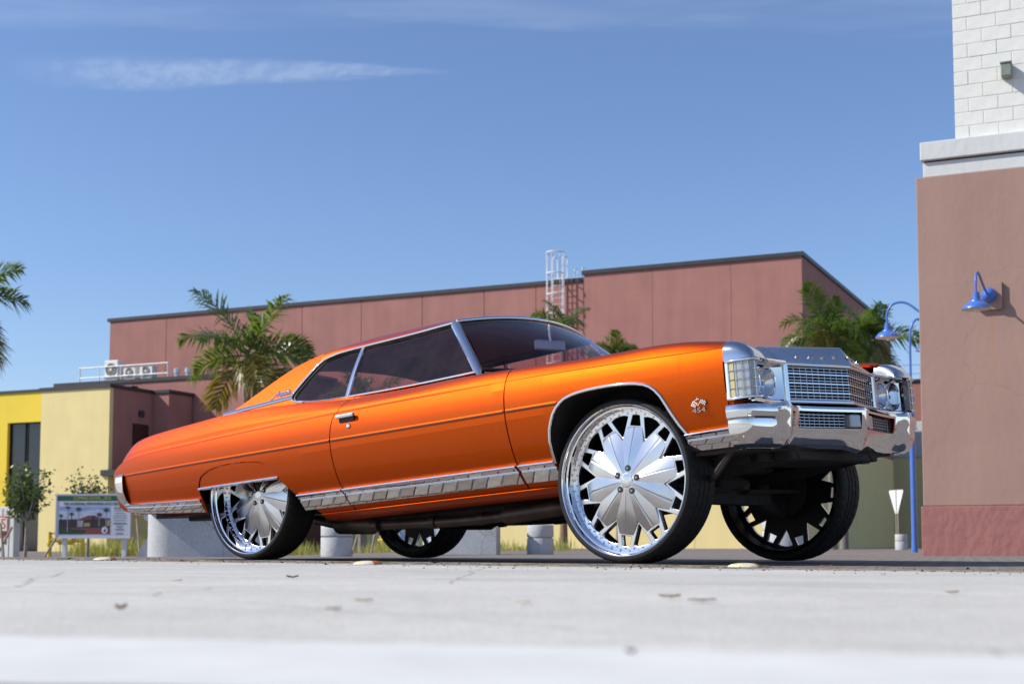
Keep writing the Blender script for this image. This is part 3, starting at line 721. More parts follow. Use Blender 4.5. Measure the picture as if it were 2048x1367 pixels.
palm(12.2, 51, 7.75, 2.1, 14, 'palm crown just left of the hanging blue lamp', 21, lean=1.05)
palm(-4.85, 45, 4.6, 1.7, 12, 'braced young palm whose trunk shows between the wheels', 29, trunk_r=.13)
pmat('prop_white', (0.66, 0.66, 0.66), rough=0.6, var=0.1)
for i, (a, b, lb) in enumerate([((-5.9, 44.6), (-4.95, 44.95), 'thin wooden prop leaning on the braced palm from its left'), ((-3.9, 44.6), (-4.75, 44.95), 'pale prop leaning on the braced palm from its right'), ((3.0, 54.5), (2.15, 54.9), 'white prop leaning on the small palm near the bollard')]):
    o = MB().tube([(a[0], a[1], gz(*a)), (b[0], b[1], gz(*b) + 1.7)], .045, 8).build('tree_prop', MATS['stake_wood'] if i == 0 else MATS['prop_white'], smooth=40); tag(o, lb, 'prop', 'tree props')

def sapling(x, y, trunk_h, crown_c, crown_r, n, label, seed):
    rr = random.Random(seed); z0 = gz(x, y)
    t = thing('young_tree', label, 'tree', (x, y, z0), 0, 'young trees')
    mb = MB(); mb.tube([(0, 0, 0), (.02, 0, trunk_h * .5), (0.0, 0, trunk_h)], [.045, .04, .032], 8); tips = []
    for k in range(11):
        a = rr.uniform(0, 6.28); e = Vector((math.cos(a) * crown_r[0] * rr.uniform(.3, .9), math.sin(a) * crown_r[0] * rr.uniform(.3, .9), crown_c + crown_r[1] * rr.uniform(-.8, .9)))
        s = Vector((0, 0, trunk_h * rr.uniform(.65, 1.0))); m_ = s.lerp(e, .5) + Vector((0, 0, .08)); mb.tube([s, m_, e], [.022, .014, .005], 5); tips += [m_, e, s.lerp(e, .75)]
    mb.build('trunk', MATS['tree_bark'], t, smooth=50)
    mb = MB()
    for k in range(n):
        c = rr.choice(tips) + Vector((rr.gauss(0, .11), rr.gauss(0, .11), rr.gauss(0, .10)))
        d = Vector((rr.uniform(-1, 1), rr.uniform(-1, 1), rr.uniform(-.9, .5))).normalized(); s = d.orthogonal().normalized(); s.rotate(Matrix.Rotation(rr.uniform(0, 6.28), 3, d)); L = rr.uniform(.07, .13); w = L * .24
        mb.add([c, c + d * L * .5 + s * w, c + d * L, c + d * L * .5 - s * w], [(0, 1, 2, 3)])
    mb.build('crown', MATS['tree_leaf'], t, fix=False)
    return t
sapling(-11.22, 32, 1.15, 1.55, (.62, .62), 1500, 'young leafy tree by the dark glazing, left of the sign', 4)
sapling(-10.55, 34.5, 1.25, 1.72, (.5, .42), 800, 'young tree with its crown showing above the sign', 9)
for a, b, lb in [((-11.75, 31.6), (-11.5, 31.9, .72), 'short grey stake left of the young tree'), ((-11.45, 31.3), (-11.62, 31.5, .80), 'leaning stake between container and young tree'), ((-10.62, 31.5), (-10.30, 31.9, .78), 'leaning stake right of the young tree'),
                 ((-9.0, 33.6), (-9.2, 34, .95), 'thin stake behind the sign, left of its middle'), ((-8.75, 33.8), (-8.75, 34, 1.0), 'upright pale stake behind the sign middle'), ((-8.25, 33.6), (-8.05, 34, .9), 'thin stake behind the sign, right of its middle'), ((-7.95, 33.2), (-7.6, 33.8, .95), 'white stake leaning behind the right half of the sign'), ((-3.8, 33), (-3.62, 33.3, .75), 'weathered stick leaning beside the rear tyre'), ((-3.45, 34), (-3.3, 34.2, .95), 'dark stick between rear tyre and bollard')]:
    o = MB().tube([(a[0], a[1], gz(*a)), (b[0], b[1], gz(b[0], b[1]) + b[2])], .026, 6).build('wooden_stake', MATS['stake_wood']); tag(o, lb, 'stake', 'tree stakes')

# grass and weeds along the foot of the yellow wall
mb = MB(); rr = random.Random(2)
def tuft(x, y, n, h):
    z = gz(x, y)
    for k in range(n):
        px, py = x + rr.gauss(0, .16), y + rr.gauss(0, .16); a = rr.uniform(0, 6.28); hh = h * rr.uniform(.4, 1.1); ln = hh * rr.uniform(.1, .5); w = .010
        b = Vector((px, py, z)); s = Vector((math.sin(a), -math.cos(a), 0)) * w; t = b + Vector((math.cos(a) * ln, math.sin(a) * ln, hh)); m_ = b.lerp(t, .55) + Vector((0, 0, hh * .12))
        mb.add([b - s, b + s, m_ + s * .7, m_ - s * .7, t], [(0, 1, 2, 3), (3, 2, 4)])
for k in range(230): tuft(rr.uniform(-12.5, -6.0), rr.uniform(38, 41), 26, rr.uniform(.25, .62))
for k in range(90): tuft(rr.uniform(-6.0, 1.6), rr.uniform(37, 41), 22, rr.uniform(.12, .45))
tag(mb.build('grass', MATS['grass_blade'], fix=False), 'ragged yellow green grass along the foot of the yellow wall', kind='stuff')

# ------------------------------------------------------------------ concrete street furniture
def bollard(x, y, r, h, label):
    z0 = gz(x, y); t = thing('bollard', label, 'bollard', (x, y, z0), 0, 'concrete bollards')
    MB().lathe([(r * .985, 0), (r, h * .02), (r, h * .53), (r * .985, h * .545)], 40).build('base', MATS['cast_concrete'], t, smooth=40)
    MB().lathe([(r * .90, h * .53), (r * .90, h * .59)], 40).build('groove', MATS['cast_concrete'], t, smooth=40)
    MB().lathe([(r * .90, h * .58), (r * .985, h * .582), (r, h * .60), (r, h * .965), (r * .97, h * .995), (r * .9, h), (.001, h * 1.003)], 40).build('cap', MATS['cast_concrete'], t, smooth=40)
bollard(-2.50, 19.8, .226, .50, 'grooved concrete bollard right of the near rear wheel')
bollard(0.48, 23.5, .226, .50, 'grooved concrete bollard left of the near front wheel')
bollard(2.93, 15.0, .222, .50, 'concrete bollard seen through the far front wheel spokes')
bollard(12.76, 45.5, .20, .51, 'small pale bollard at the foot of the white triangular sign')
def planter(x, y, rz, w, label, flip=False):
    """cast concrete seat pylon: rounded body with a flared foot and thin cap"""
    z0 = gz(x, y); t = thing('concrete_pylon', label, 'concrete pylon', (x, y, z0), rz, 'concrete pylons')
    pl = [(-w, -.45), (w, -.45), (w, .45), (-w, .45)]; body = []
    for k in range(13): a = R(90 + 180 * k / 12); body.append((-w * .45 + .42 * math.cos(a) * .9, .45 * math.sin(a)))
    body += [(w, -.45), (w, .45)]
    MB().prism(body, 0, .66).build('body', MATS['cast_concrete'], t, smooth=30)
    MB().prism([(-w - .04, 0), (-w * .5, 0), (-w * .5, .66), (-w + .06, .66), (-w + .06, .60), (-w + .16, .52), (-w + .16, .34), (-w + .02, .16)], -.05, .05, Matrix.Rotation(R(90), 4, 'X')).build('foot', MATS['cast_concrete'], t)
    MB().box(-w * .8, w + .03, -.48, .48, .663, .72).build('cap', MATS['cast_concrete'], t, bevel=.01)
planter(-4.75, 21.2, R(6), .92, 'grey concrete pylon with flared foot behind the rear wheel')
planter(-.85, 23.4, R(-4), .62, 'grey concrete pylon behind the far rear wheel')

# ------------------------------------------------------------------ signs
pmat('sign_white', (0.58, 0.58, 0.66), rough=0.5, var=0.05)
pmat('sign_green', (0.012, 0.10, 0.055), rough=0.5, var=0.08)
pmat('sign_yellow_print', (0.42, 0.46, 0.10), rough=0.5, var=0.05)
pmat('sign_grey_print', (0.24, 0.25, 0.29), rough=0.5, var=0.05)
for nm, c in (('print_sky', (0.25, 0.34, 0.55)), ('print_cloud', (0.42, 0.47, 0.60)), ('print_red', (0.20, 0.05, 0.045)), ('print_dark', (0.03, 0.022, 0.025)), ('print_leaf', (0.015, 0.045, 0.02)), ('print_tan', (0.35, 0.27, 0.12)), ('print_trunk', (0.30, 0.30, 0.33))):
    pmat(nm, c, rough=0.5, var=0.15, vscale=8)
sx, sy = -8.465, 28.0; sw_, sh_ = 1.52, .875
sgn = thing('project_sign', 'white announcement board with green header on two white posts', 'sign', (sx, sy, gz(sx, sy)), R(-3))
zb0 = .24 - gz(sx, sy)
MB().box(-sw_ / 2, sw_ / 2, 0, .03, zb0, zb0 + sh_).build('board', MATS['sign_white'], sgn, bevel=.004)
fr = MB(); fr.box(-sw_ / 2 - .012, -sw_ / 2 + .014, -.008, .036, zb0 - .012, zb0 + sh_ + .012); fr.box(sw_ / 2 - .014, sw_ / 2 + .012, -.008, .036, zb0 - .012, zb0 + sh_ + .012)
fr.box(-sw_ / 2 + .014, sw_ / 2 - .014, -.008, .036, zb0 + sh_ - .012, zb0 + sh_ + .012); fr.box(-sw_ / 2 + .014, sw_ / 2 - .014, -.008, .036, zb0 - .012, zb0 + .012); fr.build('frame', MATS['sign_white'], sgn)
for px in (-.60, .63): MB().box(px - .042, px + .042, .037, .12, 0, zb0 + sh_ - .05).build('post', MATS['prop_white'], sgn, bevel=.005)
def flat(poly, mat, d, name, par=sgn): return MB().prism([(x, z) for x, z in poly], -.0004, .0004, Matrix.Translation((0, -d, zb0)) @ Matrix.Rotation(R(90), 4, 'X')).build(name, MATS[mat], par)
def rect(x0, x1, z0, z1): return [(x0, z0), (x1, z0), (x1, z1), (x0, z1)]
flat(rect(-.735, .735, .745, .845), 'sign_green', .0015, 'header_band')
def stext(body, size, mat, x, z, sxx=1.0, d=.004):
    M = Matrix.Translation((x, -d, zb0 + z)) @ Matrix.Rotation(R(90), 4, 'X'); text_mesh('lettering', body, size, mat, .0004, sgn, M, bevel=.0012, sx=sxx)
stext('COMING SOON....2015', .098, 'sign_yellow_print', -.02, .795, .78, .0045)
stext('THE LAUDERHILL PERFORMING ARTS CENTER', .078, 'sign_green', 0.0, .688, .76)
flat(rect(-.70, .355, .075, .632), 'print_sky', .0012, 'picture')
flat([(-.70, .34), (-.30, .36), (.0, .44), (.355, .40), (.355, .52), (.1, .57), (-.3, .52), (-.70, .55)], 'print_cloud', .002, 'picture_cloud')
flat([(-.70, .37), (-.28, .38), (-.10, .45), (.02, .452), (.14, .40), (.355, .385), (.355, .20), (-.70, .20)], 'print_dark', .0028, 'picture_building')
flat([(-.66, .365), (-.26, .372), (-.10, .452), (.03, .452), (.16, .40), (.30, .395), (.12, .382), (-.2, .36)], 'print_red', .0036, 'picture_roof')
flat(rect(-.70, .355, .075, .20), 'print_red', .0032, 'picture_paving'); flat([(-.70, .075), (-.20, .075), (-.12, .15), (-.70, .21)], 'print_leaf', .004, 'picture_lawn')
flat(rect(-.32, -.20, .22, .35), 'print_trunk', .0036, 'picture_wall'); flat(rect(-.18, -.06, .23, .30), 'print_tan', .004, 'picture_wall'); flat(rect(.29, .35, .24, .36), 'print_tan', .0044, 'picture_wall')
for i, (px, pz, h, s) in enumerate([(-.52, .62, .50, .075), (-.30, .58, .34, .085), (.13, .47, .24, .08), (.27, .56, .34, .09), (-.44, .48, .22, .07), (-.66, .45, .2, .06), (0.0, .41, .18, .06)]):
    flat(rect(px - .007, px + .007, pz - h, pz), 'print_trunk' if i < 4 else 'print_dark', .0046, 'picture_trunk')
    star_ = []
    for k in range(14):
        a = 2 * math.pi * k / 14; q = s * (1.0 if k % 2 == 0 else .38); star_.append((px + q * math.cos(a), min(.632, pz + q * .75 * math.sin(a))))
    flat(star_, 'print_leaf' if i % 2 else 'print_dark', .0052, 'picture_palm')
flat([(.245 + .062 * math.cos(2 * math.pi * k / 20), .155 + .072 * math.sin(2 * math.pi * k / 20)) for k in range(20)], 'sign_white', .0056, 'seal')
flat([(.235, .16), (.26, .20), (.275, .14), (.25, .11), (.225, .12)], 'sign_green', .0064, 'seal_mark')
stext('CITY COMMISSION', .034, 'sign_green', .55, .602, .9); stext('ADMINISTRATION', .034, 'sign_green', .55, .292, .95)
for k, (z, w) in enumerate([(.548, .115), (.498, .105), (.45, .135), (.405, .14), (.352, .125), (.238, .07), (.215, .05), (.18, .085), (.158, .09), (.10, .06), (.076, .09)]): flat(rect(.55 - w, .55 + w, z - .008, z + .008), 'sign_grey_print', .002, 'small_print')

# white container with a red framed letter panel at the left edge
pmat('container_white', (0.66, 0.65, 0.60), rough=0.6, var=0.08, stretch=(8, 8, .3))
pmat('sign_red', (0.46, 0.07, 0.035), rough=0.5, var=0.08)
ct = thing('storage_container', 'off-white container with red lettered panel at the left edge', 'container', (-12.46, 32.6, gz(-12.46, 32.6)), R(-20))
MB().box(-1.2, .92, 0, .22, 0, 1.20).build('box', MATS['container_white'], ct, bevel=.01)
for k in range(11): MB().box(-1.15 + k * .19, -1.12 + k * .19, -.012, -.001, .03, 1.15).build('rib', MATS['container_white'], ct)
MB().box(.30, .77, -.02, -.013, .50, .98).build('panel', MATS['sign_red'], ct)
MB().box(.33, .74, -.0245, -.021, .64, .95).build('panel_face', MATS['container_white'], ct)
text_mesh('lettering', 'S', .34, 'sign_red', .0005, ct, Matrix.Translation((.635, -.027, .795)) @ Matrix.Rotation(R(90), 4, 'X'), bevel=.002)
flat2 = MB().box(.55, .74, -.0245, -.021, .53, .615).build('panel_face', MATS['joint_dark'], ct)
MB().lathe([(.055, 0), (.055, .006), (.001, .006)], 16, Matrix.Translation((.66, -.013, .40)) @ Matrix.Rotation(R(90), 4, 'X')).build('round_mark', MATS['sign_red'], ct)

# valves and hydrant
pmat('pipe_yellow', (0.72, 0.52, 0.06), rough=0.45, var=0.12, vscale=12)
pmat('pipe_red', (0.30, 0.045, 0.04), rough=0.5, var=0.2, vscale=12)
pmat('pipe_teal', (0.12, 0.22, 0.26), rough=0.45, var=0.15)
def valve(x, y, cols, label, s=1.0):
    t = thing('pipe_valve', label, 'pipe valve', (x, y, gz(x, y)), 0, 'pipe valve assemblies'); a, b = cols
    for px in (-.42, .42):
        MB().tube([(px * s, 0, 0), (px * s, 0, .62 * s)], .055 * s, 10).build('riser', MATS[a], t, smooth=40)
        MB().lathe([(.1 * s, .30 * s), (.1 * s, .34 * s)], 12, Matrix.Translation((px * s, 0, 0))).build('flange', MATS[a], t)
    MB().tube([(-.42 * s, 0, .42 * s), (-.2 * s, 0, .42 * s), (-.18 * s, 0, .42 * s), (.18 * s, 0, .42 * s), (.2 * s, 0, .42 * s), (.42 * s, 0, .42 * s)], [.06 * s, .06 * s, .12 * s, .12 * s, .06 * s, .06 * s], 12).build('valve_body', MATS[b], t, smooth=40)
    for px in (-.25, .25): MB().lathe([(.001, .12 * s), (.1 * s, .12 * s), (.1 * s, .09 * s), (.001, .09 * s)], 14, Matrix.Translation((px * s, 0, .52 * s))).build('hand_wheel', MATS[a], t)
    MB().tube(smooth_path([(-.42 * s, -.06, .62 * s), (0, -.06, .52 * s), (.42 * s, -.06, .62 * s)], 5), .012, 5).build('chain', MATS['dark_frame'], t)
valve(-8.95, 37.0, ('pipe_red', 'pipe_teal'), 'red and grey pipe valves under the right side of the sign', .85)
valve(-12.05, 37.5, ('pipe_yellow', 'pipe_yellow'), 'yellow pipe valves left of the sign', 1.05)
hy = thing('fire_hydrant', 'yellow fire hydrant behind the far rear wheel', 'fire hydrant', (-4.05, 44.0, gz(-4.05, 44)), 0)
MB().lathe([(.17, 0), (.17, .04), (.12, .05), (.115, .45), (.15, .46), (.15, .50), (.12, .52), (.10, .60), (.05, .65), (.03, .70), (.001, .70)], 18).build('body', MATS['pipe_yellow'], hy, smooth=40)
for a in (0, 90, 180): MB().lathe([(.065, .09), (.065, .18), (.05, .20), (.001, .20)], 12, Matrix.Translation((0, 0, .36)) @ Matrix.Rotation(R(a - 90), 4, 'Z') @ Matrix.Rotation(R(90), 4, 'X')).build('outlet', MATS['pipe_yellow'], hy, smooth=40)

# triangular sign seen from behind
pmat('sign_back', (0.74, 0.73, 0.70), rough=0.5, metal=0.1, var=0.08)
ys_ = thing('triangular_sign', 'white inverted triangle sign on thin post near the blue lamp post', 'sign', (12.82, 46.2, gz(12.8, 46)), R(-71))
def tri(a): return [(-.36 * a, 1.95), (.36 * a, 1.95), (.04, 1.27), (-.04, 1.27)]
for s in (-1, 1): MB().prism([(s * .02, 1.99), (s * .38, 1.985), (s * .40, 1.93), (s * .07, 1.20), (s * .02, 1.20)], -.004, .004, Matrix.Rotation(R(90), 4, 'X')).build('panel', MATS['sign_back'], ys_)
for px in (-.055, .055): MB().box(px - .018, px + .018, .006, .04, 0, 1.98).build('post', MATS['stake_wood'], ys_)
MB().box(-.018, .018, -.006, .006, 1.2, 1.99).build('spine', MATS['dark_frame'], ys_)

# ------------------------------------------------------------------ litter and markers on the ground
pmat('dry_leaf', (0.26, 0.15, 0.06), rough=0.7, color2=(0.42, 0.29, 0.13), vscale=25)
pmat('dark_leaf', (0.05, 0.03, 0.02), rough=0.8, var=0.3, vscale=25)
pmat('pale_leaf', (0.62, 0.48, 0.22), rough=0.6, color2=(0.74, 0.66, 0.45), vscale=20)
def ground_leaf(x, y, L, w, rz, curl, mat, label, z=0.0):
    rr_ = random.Random(int(abs(x * 977 + y * 131) * 10)); P = []
    for i in range(9):
        s = i / 8; wd = w * (math.sin(math.pi * min(1, s * .92 + .05))**.75); row = []
        for j in range(5):
            t = j / 4 - .5; row.append((L * (s - .5), wd * t * 2 * .5, .004 + curl * (abs(t) * 1.4)**2 * L + curl * L * .5 * (2 * s - 1)**2 + rr_.uniform(0, .0015)))
        P.append(row)
    o = grid(P, 'fallen_leaf', MATS[mat], smooth=60, thick=.0008); o.location = (x, y, z); o.rotation_euler = (0, 0, rz); return tag(o, label, 'leaf', 'fallen leaves')
def gp(px, py):
    d = .097 * 2768 / (py - 1089.0); return (px - 1024) / 2768 * d, d
for px, py, L, mat, lb, rz, cu in [(1338, 1197, .040, 'dry_leaf', 'left of two brown leaves close together on the near road', .1, .12), (1402, 1204, .048, 'dark_leaf', 'right of two brown leaves close together on the near road', -.1, .05), (670, 1223, .024, 'dry_leaf', 'blurred dark leaf on the near road left of centre', .6, .12), (587, 1157, .035, 'dark_leaf', 'small dark curled leaf below the rear wheel', .3, .22),
                                   (247, 1223, .022, 'dry_leaf', 'small blurred leaf at the lower left of the road', 1.0, .4), (730, 1205, .030, 'dry_leaf', 'faint pale leaf on the road left of centre', .2, .08), (1260, 1312, .010, 'dark_leaf', 'tiny dark speck of leaf on the white stripe', .2, .4), (1045, 1208, .026, 'pale_leaf', 'faint yellowish leaf near the road centre', .0, .06), (355, 1163, .035, 'pale_leaf', 'pale scrap of leaf at the left of the road', .0, .08), (870, 1126, .06, 'dark_leaf', 'dark leaf on the gutter between the wheels', .0, .2), (1650, 1133, .05, 'dry_leaf', 'dry leaf on the gutter below the far front wheel', .0, .1), (1900, 1188, .03, 'dry_leaf', 'thin dry leaf on the road at the right', .3, .1)]:
    x, y = gp(px, py); ground_leaf(x, y, L, L * .5, rz, cu, mat, lb)
# pavement markers along the yellow line: shallow domes with an amber face
pmat('marker_ceramic', (0.66, 0.55, 0.28), rough=0.35, color2=(0.80, 0.76, 0.62), vscale=14)
pmat('marker_amber', (0.30, 0.13, 0.05), rough=0.3, var=0.2, vscale=30)
for px, py, lb in ((213, 1118.5, 'amber road marker dome below the sign post'), (736, 1127.5, 'amber road marker dome between the wheels'), (1487, 1133, 'amber road marker dome below the far front wheel')):
    d = .097 * 2768 / (py - 1089.0); x = (px - 1024) / 2768 * d
    t = thing('road_marker', lb, 'road marker', (x, d, 0.001), rnd.uniform(-.2, .2), 'road marker domes along the yellow line')
    MB().lathe([(.075, 0), (.070, .006), (.055, .013), (.03, .017), (.001, .018)], 28).build('dome', MATS['marker_ceramic'], t, smooth=50)
    v = []; f = []
    for i in range(5):
        q = i / 4; r_ = .0762 - .035 * q; h_ = .0012 + .0155 * (1 - (1 - q)**2)
        for k in range(9): a = R(-48 + 70 * k / 8); v.append((r_ * math.cos(a), r_ * math.sin(a), h_ + .0012))
        if i: f += [((i - 1) * 9 + k, (i - 1) * 9 + k + 1, i * 9 + k + 1, i * 9 + k) for k in range(8)]
    MB().add(v, f).build('reflector', MATS['marker_amber'], t, smooth=50)
# grit on the gutter and pavers
mb = MB(); rr = random.Random(31)
for k in range(1500):
    u = rr.uniform(-7, 4); v_ = V0 + rr.gauss(-.05, .35); p = cw(u, v_, rr.uniform(0, .001)); s = rr.uniform(.002, .008) * (1 if rr.random() < .92 else 2)
    q = [Vector((rr.uniform(-1, 1), rr.uniform(-1, 1), rr.uniform(0, .7))) * s for _ in range(3)] + [Vector((0, 0, s * .8))]
    mb.add([p + a for a in q], [(0, 1, 2), (0, 1, 3), (1, 2, 3), (0, 2, 3)])
tag(mb.build('grit', MATS['dark_leaf'], fix=False), 'dark grit and crumbs scattered along the gutter', kind='stuff')
# ------------------------------------------------------------------ the car
def paint_mat():
    """candy orange: metal flake base under clear coat"""
    m = pmat('candy_orange', (0.80, 0.165, 0.006), rough=0.50, metal=1.0, coat=0.30, coat_rough=0.015)
    N, L = m.node_tree.nodes, m.node_tree.links; b = N['Principled BSDF']
    b.inputs['Coat IOR'].default_value = 1.40
    tc = N.new('ShaderNodeTexCoord')
    vo = N.new('ShaderNodeTexVoronoi'); vo.inputs['Scale'].default_value = 520; L.new(tc.outputs['Object'], vo.inputs['Vector'])
    mx = N.new('ShaderNodeMix'); mx.data_type = 'RGBA'; mx.inputs['A'].default_value = (0.42, 0.056, 0.0002, 1); mx.inputs['B'].default_value = (0.54, 0.086, 0.0004, 1)
    sp = N.new('ShaderNodeSeparateColor'); L.new(vo.outputs['Color'], sp.inputs[0]); L.new(sp.outputs[0], mx.inputs['Factor'])
    # candy depth: more saturated, redder and darker where the coat is looked through at a slant
    lw_ = N.new('ShaderNodeLayerWeight'); lw_.inputs['Blend'].default_value = 0.22
    m2 = N.new('ShaderNodeMix'); m2.data_type = 'RGBA'; L.new(lw_.outputs['Facing'], m2.inputs['Factor'])
    L.new(mx.outputs['Result'], m2.inputs['A']); m2.inputs['B'].default_value = (0.46, 0.035, 0.001, 1)
    L.new(m2.outputs['Result'], b.inputs['Base Color'])
    wv = N.new('ShaderNodeTexNoise'); wv.inputs['Scale'].default_value = 2.6; wv.inputs['Detail'].default_value = 2; L.new(tc.outputs['Object'], wv.inputs['Vector'])
    b0 = N.new('ShaderNodeBump'); b0.inputs['Strength'].default_value = 0.22; b0.inputs['Distance'].default_value = 0.006; L.new(wv.outputs['Fac'], b0.inputs['Height'])
    bp = N.new('ShaderNodeBump'); bp.inputs['Strength'].default_value = 0.06; bp.inputs['Distance'].default_value = 0.0006
    L.new(b0.outputs[0], bp.inputs['Normal']); L.new(sp.outputs[1], bp.inputs['Height']); L.new(bp.outputs[0], b.inputs['Normal'])
    return m
PAINT = paint_mat()
CHROME = pmat('chrome', (0.80, 0.80, 0.81), rough=0.035, metal=1.0, bump=0.012, bscale=7, bdist=0.02)
BRUSHED = pmat('brushed_metal', (0.60, 0.60, 0.61), rough=0.22, metal=1.0, aniso=0.65)
_n = BRUSHED.node_tree.nodes; _t = _n.new('ShaderNodeTangent'); _t.direction_type = 'RADIAL'; _t.axis = 'Z'
BRUSHED.node_tree.links.new(_t.outputs[0], _n['Principled BSDF'].inputs['Tangent'])
RUBBER = pmat('tyre_rubber', (0.014, 0.013, 0.013), rough=0.6, spec=0.25, var=0.25, vscale=30, bump=0.25, bscale=150, bdist=0.001)
BLACK = pmat('black_plastic', (0.008, 0.008, 0.008), rough=0.55, var=0.2)
UNDER = pmat('underbody', (0.020, 0.016, 0.014), rough=0.8, var=0.4, vscale=9, bump=0.3, bscale=20)
PIPE = pmat('exhaust_steel', (0.04, 0.030, 0.024), rough=0.45, metal=0.8, color2=(0.085, 0.068, 0.055), vscale=6)
ALLOYSHADE = pmat('shade_painted_alloy', (0.018, 0.016, 0.016), rough=0.55, metal=0.5, var=0.2)  # near-black: shade on the wheel backs is put into the alloy colour
TRIMDARK = pmat('dark_trim', (0.05, 0.012, 0.008), rough=0.3, var=0.1)
CLOTH = pmat('seat_vinyl', (0.05, 0.012, 0.010), rough=0.5, var=0.2, vscale=20)
HEAD = pmat('headliner', (0.48, 0.14, 0.13), rough=0.85, var=0.1)
LENS = pmat('ribbed_lens', (0.33, 0.33, 0.33), rough=0.12, metal=0.3, var=0.2, vscale=1, coat=1.0, stretch=(160, 160, 0.4))
AMBER = pmat('cream_lens', (0.50, 0.40, 0.17), rough=0.15, var=0.12, vscale=1, coat=1.0, stretch=(90, 90, 0.4))
GRM = pmat('grille_bright', (0.50, 0.50, 0.52), rough=0.25, metal=1.0, var=0.1)
HLGLASS = glass_mat('headlight_glass', (0.93, 0.95, 0.97))
WINDOW = glass_mat('side_glass', (0.88, 0.70, 0.71), haze=0.018)
WSCREEN = glass_mat('windscreen_glass', (0.74, 0.60, 0.64), haze=0.012)
WHITEP = pmat('badge_white', (0.60, 0.60, 0.57), rough=0.3, var=0.03)
REDL = pmat('tail_red', (0.35, 0.01, 0.01), rough=0.15, coat=1.0, var=0.1)

car = thing('car', 'lifted metallic orange two-door coupe on huge chrome star wheels', 'car', CAR_O, CAR_YAW)
BM = Matrix.Rotation(-R(3.7), 4, 'Y') @ Matrix.Rotation(R(1.9), 4, 'X')       # nose-up stance and slight lean of the lifted body

TOP = pchip([-4.54, -4.52, -4.485, -4.43, -4.36, -4.28, -4.15, -3.91, -3.62, -3.22, -2.75, -2.42, -2.15, -1.95, -1.53, -1.2, -.87, -.67, -.37, -.09, .07, .23, .42, .6, .72],
            [.955, .99, 1.062, 1.122, 1.152, 1.168, 1.182, 1.195, 1.207, 1.221, 1.212, 1.196, 1.178, 1.168, 1.163, 1.166, 1.163, 1.156, 1.146, 1.138, 1.138, 1.139, 1.132, 1.111, 1.092])
CRE = pchip([-4.54, -4.50, -4.42, -4.28, -3.43, -2.6, -2.07, -.66, .19, .76], [.93, .96, 1.0, 1.027, 1.048, 1.066, 1.074, 1.077, 1.064, 1.050])
WID = pchip([-4.54, -4.48, -4.3, -3.8, -3.0, -2.2, -.7, 0, .5, .75], [.915, .93, .952, .98, .998, 1.0, 1.0, .993, .975, .955])
LOW = pchip([.40, .475, .51, .607, .70, .80, .88, .95, 1.0, 1.04, 1.08], [.775, .825, .852, .917, .957, .985, .9985, 1.0, .9955, .987, .974])
UPR = pchip([0, .12, .22, .34, .5, .7, .88, 1], [.974, .960, .9545, .950, .938, .917, .897, .880])
UPF = pchip([0, .3, .6, .85, 1], [.974, .961, .945, .924, .898])
def side_y(x, z):
    c, t = CRE(x), TOP(x); w = WID(x)
    if z <= c: return LOW(min(z, 1.08) if c > 1.0 else z) * w - 0.0
    u = (z - c) / max(1e-4, t - c); f = sstep(x, -1.7, -.5)
    return (UPR(u) * (1 - f) + UPF(u) * f) * w

def fan(a, b, n): return [a + (b - a) * i / n for i in range(n + 1)]
def side_panel(name, xs, zb, sg, xfn=None, parent=car):
    """painted side panel: columns xs, lower edge zb(x), up to the shoulder and over its top"""
    P = []
    for i, x0 in enumerate(xs):
        b, c, t = zb(x0), CRE(x0), TOP(x0); col = []
        zs = [b + (c - b) * k / 14 for k in range(15)] + [c + (t - c) * k / 12 for k in range(1, 13)]
        for z in zs:
            x = xfn(x0, z, i) if xfn else x0
            col.append((x, sg * side_y(x, z), z))
        w = WID(x0); x = xfn(x0, t, i) if xfn else x0
        for yy, dz in ((.868, .0035), (.852, .0045), (.835, .003), (.80, -.012)): col.append((x, sg * yy * w, t + dz))
        P.append(col)
    return grid(P, name, PAINT, parent, smooth=7, thick=0.012, flip=(sg < 0), matrix=BM)

ARCH = [(-.4055, .600), (-.403, .66), (-.397, .72), (-.380, .778), (-.359, .82), (-.336, .857), (-.313, .885), (-.283, .910), (-.249, .928), (-.20, .941), (-.149, .949), (-.085, .954), (-.023, .956), (.045, .956), (.11, .954),
        (.165, .950), (.212, .944), (.258, .933), (.292, .918), (.322, .895), (.348, .864), (.367, .827), (.386, .785), (.405, .745), (.424, .706), (.443, .673), (.460, .645)]
AF = pchip([a for a, _ in ARCH], [b for _, b in ARCH])
def zb_f(x):
    if x < -.406: return .475
    if x > .4605: return .567
    return AF(x)
SK = [(-3.482, .735), (-3.470, .765), (-3.452, .79), (-3.434, .812), (-3.40, .828), (-3.338, .848), (-3.26, .862), (-3.18, .870), (-3.08, .872), (-2.972, .869), (-2.88, .863), (-2.799, .854), (-2.755, .842), (-2.722, .822), (-2.695, .798), (-2.674, .77), (-2.655, .745), (-2.645, .728)]
SKF = pchip([a for a, _ in SK], [b for _, b in SK])
REARB = pchip([-4.54, -4.40, -3.9, -3.49], [.70, .645, .60, .575])
def zb_q(x):
    if x > -2.39: return .475
    if x > -2.645: return .475 + (.728 - .475) * (-2.39 - x) / .255
    if x > -3.4825: return SKF(x)
    return REARB(x)
SEAM = pchip([.40, .475, .60, .716, .814, .914, 1.04, 1.11, 1.14, 1.167], [-2.075, -2.08, -2.09, -2.098, -2.099, -2.095, -2.077, -2.042, -2.015, -1.978])   # rear door seam x(z)
XA = .715

